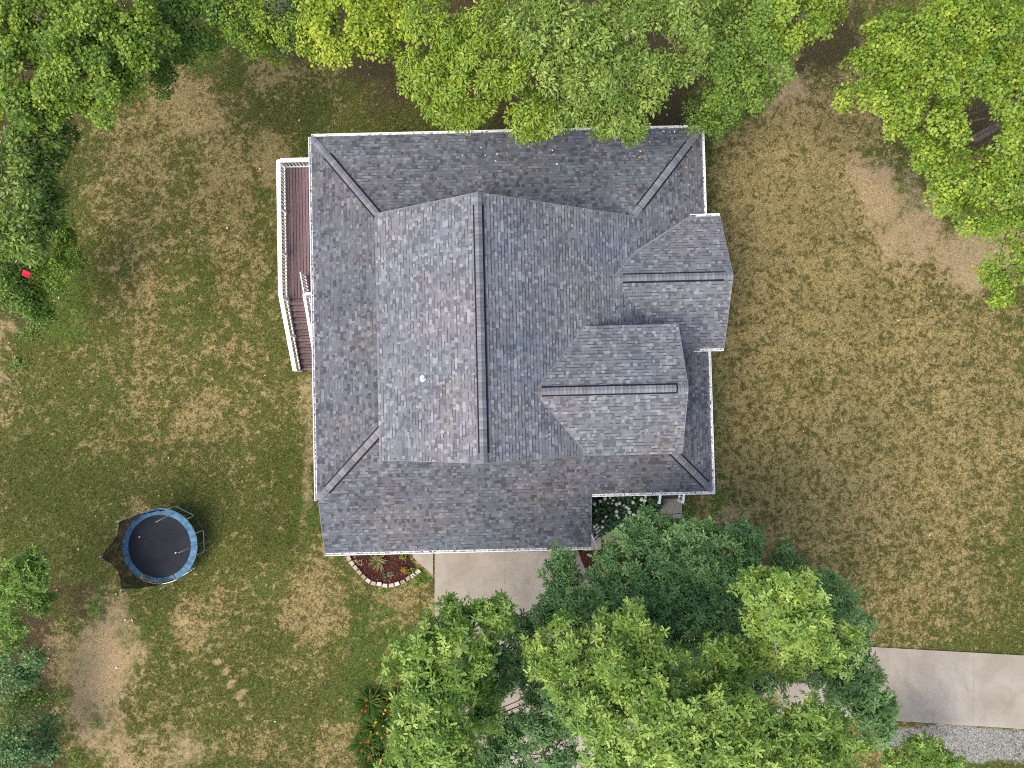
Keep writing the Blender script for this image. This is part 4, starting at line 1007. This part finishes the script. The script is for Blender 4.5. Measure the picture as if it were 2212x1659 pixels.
# region 1600..2320 x 1350..1890 of the photograph, 3.072 times enlarged
BL = [(562,495),(618,470),(660,445),(708,440),(688,490),(738,462),(768,500),(795,490),(835,508),(858,525),(768,565),(768,600),(785,625),(580,555),(670,612),(640,655),(568,705),(638,708),(932,440),(920,482),(998,455),(1035,430),(1028,462),(965,568),(1088,572),(888,572),(880,540),(725,492),(925,595),(815,692)]
bpx = [((1600+x/3.072)*.72005, (1350+y/3.072)*.72005) for x, y in BL]
HY = [('white flowering hydrangea tight in the corner by the garage', (1303,1092), .95, 1.0), ('white flowering hydrangea in the middle under the gutter', (1352,1092), .85, .95), ('white flowering hydrangea next to the porch steps', (1397,1086), .75, .9), ('white flowering hydrangea nearest the flag', (1298,1122), .75, .9), ('white flowering hydrangea against the dark oak', (1350,1118), .8, .9)]
roots = []
for i, (lb, (px, py), r, h) in enumerate(HY):
    p = at(px, py, .5); p[2] = 0
    roots.append((low_plant('hydrangea', lb, 'shrub', p, 900, r, h, 'deep', 'round', .15, 50+i, 'hydrangeas by the porch', tint0=.12), p, r, h))
for i, (px, py) in enumerate(bpx):
    w = at(px, py, .95); j = min(range(len(roots)), key=lambda q: np.hypot(*(roots[q][1][:2]-w[:2])))
    root, p, r, h = roots[j]; o = link('bloom', blooms[i % 3], root); s = random.choice((.6,.75,.9,1.0,1.1)); o.scale = (s, s, s)
    o.location = Vector(w) - Vector(root.location)

# region 1000..1900 x 1750..2304, 2.4578 times enlarged
def lz(x, y): return (1000+x/2.4578)*.72005, (1750+y/2.4578)*.72005
LC = [('orange lily clump at the head of the lily row', (265,880), 0), ('yellow lily clump beside the oak leaves', (400,960), 1), ('yellow flowered lily clump in the middle of the row', (320,1060), 1), ('orange lily clump below the yellow ones', (245,1165), 0), ('orange lily clump at the lower end of the row', (290,1275), 0), ('orange lily clump under the oak edge', (480,880), 0), ('orange flowered lily clump at the bottom edge', (350,1330), 0)]
FLW = [(235,870,0),(245,900,0),(210,940,0),(235,940,0),(395,860,0),(432,845,0),(465,890,0),(505,872,0),(385,935,1),(425,915,1),(370,960,1),(440,950,1),(310,1025,1),(300,1050,1),(370,1050,1),(275,1095,1),(325,1105,1),(395,1095,1),(260,1165,0),(200,1175,0),(240,1170,0),(205,1235,0),(285,1215,0),(265,1280,0),(258,1300,0),(290,1265,0),(360,1285,0),(350,1310,0),(345,1330,0),(415,1350,0),(355,1140,1)]
pm = []
for c_ in (0, 1):
    b = MB()
    for k in range(6):
        a = k*math.pi/3; b.add([(0,0,0), (.05*math.cos(a-.45), .05*math.sin(a-.45), .035), (.10*math.cos(a), .10*math.sin(a), .03), (.05*math.cos(a+.45), .05*math.sin(a+.45), .035)], [(0,1,2,3)], random.uniform(.0,.35) if c_ == 0 else random.uniform(.85,1))
    me = b.mesh('flower', tint=True); me.materials.append(M['lily']); pm.append(me)
lroots = []
for i, (lb, q, col) in enumerate(LC):
    p = on_ground(*lz(*q)); lroots.append((low_plant('daylily', lb, 'flower', p, 190, .8, .6, 'grassy', 'strap', .68, 80+i, 'day lilies in a row', True, .5), p))
for x, y, col in FLW:
    w = at(*lz(x, y), .75); root, p = min(lroots, key=lambda q: np.hypot(*(q[1][:2]-w[:2])))
    o = link('flower', pm[col], root); o.location = Vector(w) - Vector(root.location); s = random.uniform(.5, .95); o.scale = (s, s, s); o.rotation_euler = (random.uniform(-.4,.4), random.uniform(-.4,.4), random.uniform(0,6))
p = at(*zp(925,300)); low_plant('ornamental_grass', 'spiky straw coloured grass in the flower bed', 'plant', p, 110, .3, .4, 'straw', 'strap', .42, 120, None, True, .4)
p = at(*zp(1450,190)); low_plant('hosta', 'small yellow green plant by the gutter in the bed', 'plant', p, 40, .14, .16, 'yellow', 'round', .09, 121, None, False, .35)
mg = low_plant('marigold', 'orange and yellow flowering plant in the flower bed', 'flower', at(*zp(1475,480)), 46, .16, .18, 'grassy', 'round', .09, 122, None, False, .6)
for k in range(14):
    o = link('flower', pm[0 if k % 3 else 1], mg); o.scale = (.55,.55,.55); a = k*2.4; o.location = (.035*math.sqrt(k)*math.cos(a), .035*math.sqrt(k)*math.sin(a), .20-.006*k)
for i, (lb, q) in enumerate([('low dark seedling near the edging blocks', (1090,580)), ('small tan seedling left of the orange flower', (1185,560)), ('wilted tan seedling in the corner of the bed', (450,260)), ('tiny pale seedling near the left edging blocks', (560,310))]):
    low_plant('seedling', lb, 'plant', at(*zp(*q)), 24, .12, .1, 'straw' if i else 'deep', 'round', .07, 130+i, None, False, .4)
WE = [('weed patch of bright green leaves by the young oak', 213, 1310, .7), ('bright green ground weeds left of the lawn near the shrubs', 95, 690, .8), ('fresh green weeds trailing down the lawn edge', 70, 720, .7), ('green weeds at the left edge above the sand', 40, 790, .6), ('bright grass tuft between the edging blocks and the drive', 897, 1240, .5), ('low green weeds under the shrubs on the left', 160, 560, .8),
      ('low weeds at the lawn edge under the sapling', 560, 108, .8), ('low weeds under the corner maple edge', 430, 105, .8), ('weeds at the foot of the right hand maple', 2065, 480, .45), ('little green weed on the bare soil by the maple', 1945, 410, .3), ('bright weeds by the dark shrub in the lower left', 210, 1560, .45), ('weeds along the edge of the shrubs lower left', 140, 1500, .6),
      ('leafy weeds right of the lower left corner shrub', 170, 1640, .5), ('green weeds beside the walk by the steps', 1488, 1105, .45), ('yellow green weeds at the edge below the ash tree', 690, 118, .6), ('weeds beside the block edging by the lawn', 830, 1276, .3)]
for i, (lb, px, py, r) in enumerate(WE):
    low_plant('weed_patch', lb, 'weeds', on_ground(px, py), int(230*r*r/.36)+20, r, .10, 'fine', 'lance', .085, 200+i, 'weeds at the lawn edges', False, .55)

# bare branches and small things
def dead_branch(label, pts, z, r=.018, tw=8, seed=0):
    g = random.Random(seed); P = [at(px, py, z + dz) for px, py, dz in pts]; root = empty('dead_branch', P[0]); tag(root, label, 'branch', 'bare branches'); O = Vector(P[0])
    b = MB(); b.tube([Vector(p)-O for p in P], [r*(1-.75*i/(len(P)-1)) for i in range(len(P))], 6); b.build('limb', M['deadwood'], root, smooth=True)
    t = MB()
    for k in range(tw):
        i = g.randrange(1, len(P)); f = g.random(); a = Vector(P[i-1]).lerp(Vector(P[i]), f) - O; d = (Vector(P[i])-Vector(P[i-1])).normalized()
        s = Vector((-d.y, d.x, g.uniform(-.3,.5))) * g.choice((-1,1)); l = g.uniform(.25,.6)
        e = a + (d*.8+s*.6)*l; t.tube([a, a.lerp(e,.5)+Vector((0,0,.03)), e], [r*.4, r*.3, r*.12], 4)
    t.build('twigs', M['deadwood'], root)
dead_branch('bare branch reaching over the lawn from the left tree', [(42,372,0),(75,368,.2),(108,365,.3),(130,357,.35),(155,350,.3)], 6, .032, 12, 1)
dead_branch('pale bare branch sticking out from the right hand maple', [(1935,360,0),(1910,365,-.1),(1885,369,-.2),(1862,372,-.3)], 4, .026, 2, 2)
dead_branch('bare twig among the lower leaves of the right hand maple', [(2030,412,0),(2010,417,.05),(1992,424,0)], 7.8, .016, 4, 3)
dead_branch('thick dead limb showing through the pale tree', [(1398,48,0),(1425,68,-.2),(1448,90,-.4),(1465,105,-.6)], 8.9, .035, 8, 4)
dead_branch('thin bare branch left of the thick dead limb', [(1375,62,0),(1358,85,-.1),(1345,98,-.2)], 8.9, .02, 4, 5)
dead_branch('bare twigs in the gap of the big bottom oak', [(1430,1495,0),(1440,1475,.2),(1450,1460,.3),(1462,1450,.3)], 11, .02, 12, 6)
dead_branch('pale forked limb in the bright crowned oak', [(1682,1500,-2),(1684,1460,-.5),(1680,1420,.2),(1672,1375,.8),(1650,1330,1.2)], 10.3, .05, 10, 7)
dead_branch('dead twig low in the big oak near the bottom edge', [(1505,1640,0),(1520,1615,.2),(1545,1605,.3)], 12.3, .02, 6, 8)
dead_branch('brown limb crossing the drive under the dark oak', [(1190,1555,1.5),(1140,1580,.6),(1100,1590,.2),(1075,1592,0)], 6, .06, 6, 9)
dead_branch('dark fork above the drive beside the bright oak', [(1085,1400,.8),(1065,1425,.4),(1050,1450,0)], 7, .05, 5, 10)
for i, (px, py) in enumerate([(1660,1520),(1645,1527),(1705,1500)][:2]):
    low_plant('dead_leaf_cluster', ['orange brown dead leaf cluster right of its twin in the oak','orange brown dead leaf cluster left of its twin in the oak'][i], 'leaves', at([1685,1655][i], [1505,1525][i], 11.6), 26, .22, .15, 'straw', 'oak', .2, 300+i, 'dead leaf clusters in the oak', False, .7)
rp = on_ground(57, 590, 2.3)
rc = MB(); q0 = at(57, 590, 3.25)
gridv = [(.19*(i/4-.5)*2*(1-.15*abs(j-2)), .13*(j/4-.5)*2 - .03*i/4, .05*math.sin(i*1.3)+.04*math.cos(j*1.7)) for i in range(5) for j in range(5)]
rc.add([(x, y, z+.02) for x, y, z in gridv] + [(x, y, z) for x, y, z in gridv], [(i*5+j, (i+1)*5+j, (i+1)*5+j+1, i*5+j+1) for i in range(4) for j in range(4)] + [(25+i*5+j, 25+i*5+j+1, 25+(i+1)*5+j+1, 25+(i+1)*5+j) for i in range(4) for j in range(4)] + [(i*5, 25+i*5, 25+(i+1)*5, (i+1)*5) for i in range(4)] + [(i*5+4, (i+1)*5+4, 25+(i+1)*5+4, 25+i*5+4) for i in range(4)] + [(j, j+1, 25+j+1, 25+j) for j in range(4)] + [(20+j, 45+j, 45+j+1, 20+j+1) for j in range(4)])
o = rc.build('red_cloth', M['red'], None, smooth=True); o.location = Vector(q0); o.rotation_euler = (0, 0, -.3); tag(o, 'small red cloth caught on the shrubs at the left edge', 'cloth')

# ------------------------------------------------------------------ grass, fallen leaves
def keep_off(x, y):
    u = x*HC + y*HS; v = -x*HS + y*HC
    k_ = ~((u > -8.1) & (u < 8.75) & (v > -3.8) & (v < 11.2)) & ~((u > -8.0) & (u < 3.0) & (v > -6.2) & (v < -3.7))
    for poly in [dw_poly] + [ccw([tuple(q) for q in poly_px(w)]) for w in WK] + [ccw([tuple(p[:2]) for p in ap] + [tuple(at(935,1243)[:2]), tuple(at(936,1150)[:2]), tuple(at(752,1150)[:2])]), ccw([tuple(q) for q in poly_px([(1243,1178),(1262,1150),(1345,1205),(1345,1275),(1310,1272),(1270,1245)])])]:
        ins = np.zeros(len(x), bool)
        for i in range(len(poly)):
            (x1, y1), (x2, y2) = poly[i], poly[i-1]
            with np.errstate(divide='ignore', invalid='ignore'):
                ins ^= ((y1 > y) != (y2 > y)) & (x < (x2-x1)*(y-y1)/(y2-y1+1e-12)+x1)
        k_ &= ~ins
    return k_
g = np.random.default_rng(77)
N = 190000
x = g.uniform(-26, 26, N); y = g.uniform(-19.5, 21, N)
f = lawn_fields(x, y)
clump = fbm(x*2.3, y*2.3, 4)
pk = np.clip(.85 - .45*f['dry']*(clump < .5) - 1.1*f['soil'] - .8*f['litter'] - .85*f['gravel'], .015, 1)
k_ = (g.random(N) < pk) & keep_off(x, y); x, y, clump = x[k_], y[k_], clump[k_]; f = {a: b[k_] for a, b in f.items()}
n = len(x); per = 5
z0 = terrain(x, y) - .012
ph = g.uniform(0, 6.283, (n, per)); rad = g.uniform(.0, .05, (n, per)); hh = g.uniform(.02, .06, (n, per)); ln2 = g.uniform(.02, .07, (n, per))
bx = x[:, None] + rad*np.cos(ph*1.7); by = y[:, None] + rad*np.sin(ph*1.7); bz_ = np.repeat(z0[:, None], per, 1)
cx, cy = np.cos(ph), np.sin(ph); w = .008
co = np.stack([np.stack([bx - cy*w, by + cx*w, bz_], -1), np.stack([bx + cy*w, by - cx*w, bz_], -1), np.stack([bx + cx*ln2, by + cy*ln2, bz_ + hh], -1)], 2).reshape(-1, 3)
straw = g.random(n) < np.clip(.05 + .55*f['dry'] + (fbm(x*1.1+40, y*1.1) - .5)*.8, 0, .8)
tt = np.where(straw, .70, np.clip(.14 - .22*f['lush'] + .42*f['dry'], 0, 1))[:, None] + g.normal(0, .12, (n, per))
me = np_mesh('grass', co, np.arange(len(co)), np.full(n*per, 3), tint=np.repeat(np.clip(tt, 0, 1).ravel(), 3))
tag(link('grass', me, None, M['tuft']), 'patchy dry lawn grass around the house', None, None, 'stuff')
N = 5200; x = g.uniform(-26, 26, N); y = g.uniform(-19.5, 21, N); kk = g.random(N) < np.clip(.05 + .6*field(LITTER, x, y) + .1*field(SOIL, x, y), 0, 1); x, y = x[kk], y[kk]
k_ = keep_off(x, y); x, y = x[k_], y[k_]; n = len(x)
root = empty('leaf_litter', (0, 0, 0)); tag(root, kind='stuff', label='dry fallen leaves scattered over the lawn and soil')
pos = np.stack([x, y, terrain(x, y) + .02 + g.random(n)*.03], 1); d = np.stack([np.cos(ph[:n, 0]), np.sin(ph[:n, 0]), np.zeros(n)], 1)
leaf_object('fallen_leaves', root, M['litterleaf'], 'round', pos, d, np.array([0,0,1.]) + g.normal(0, .3, (n, 3)), g.uniform(.05, .11, n), g.random(n))
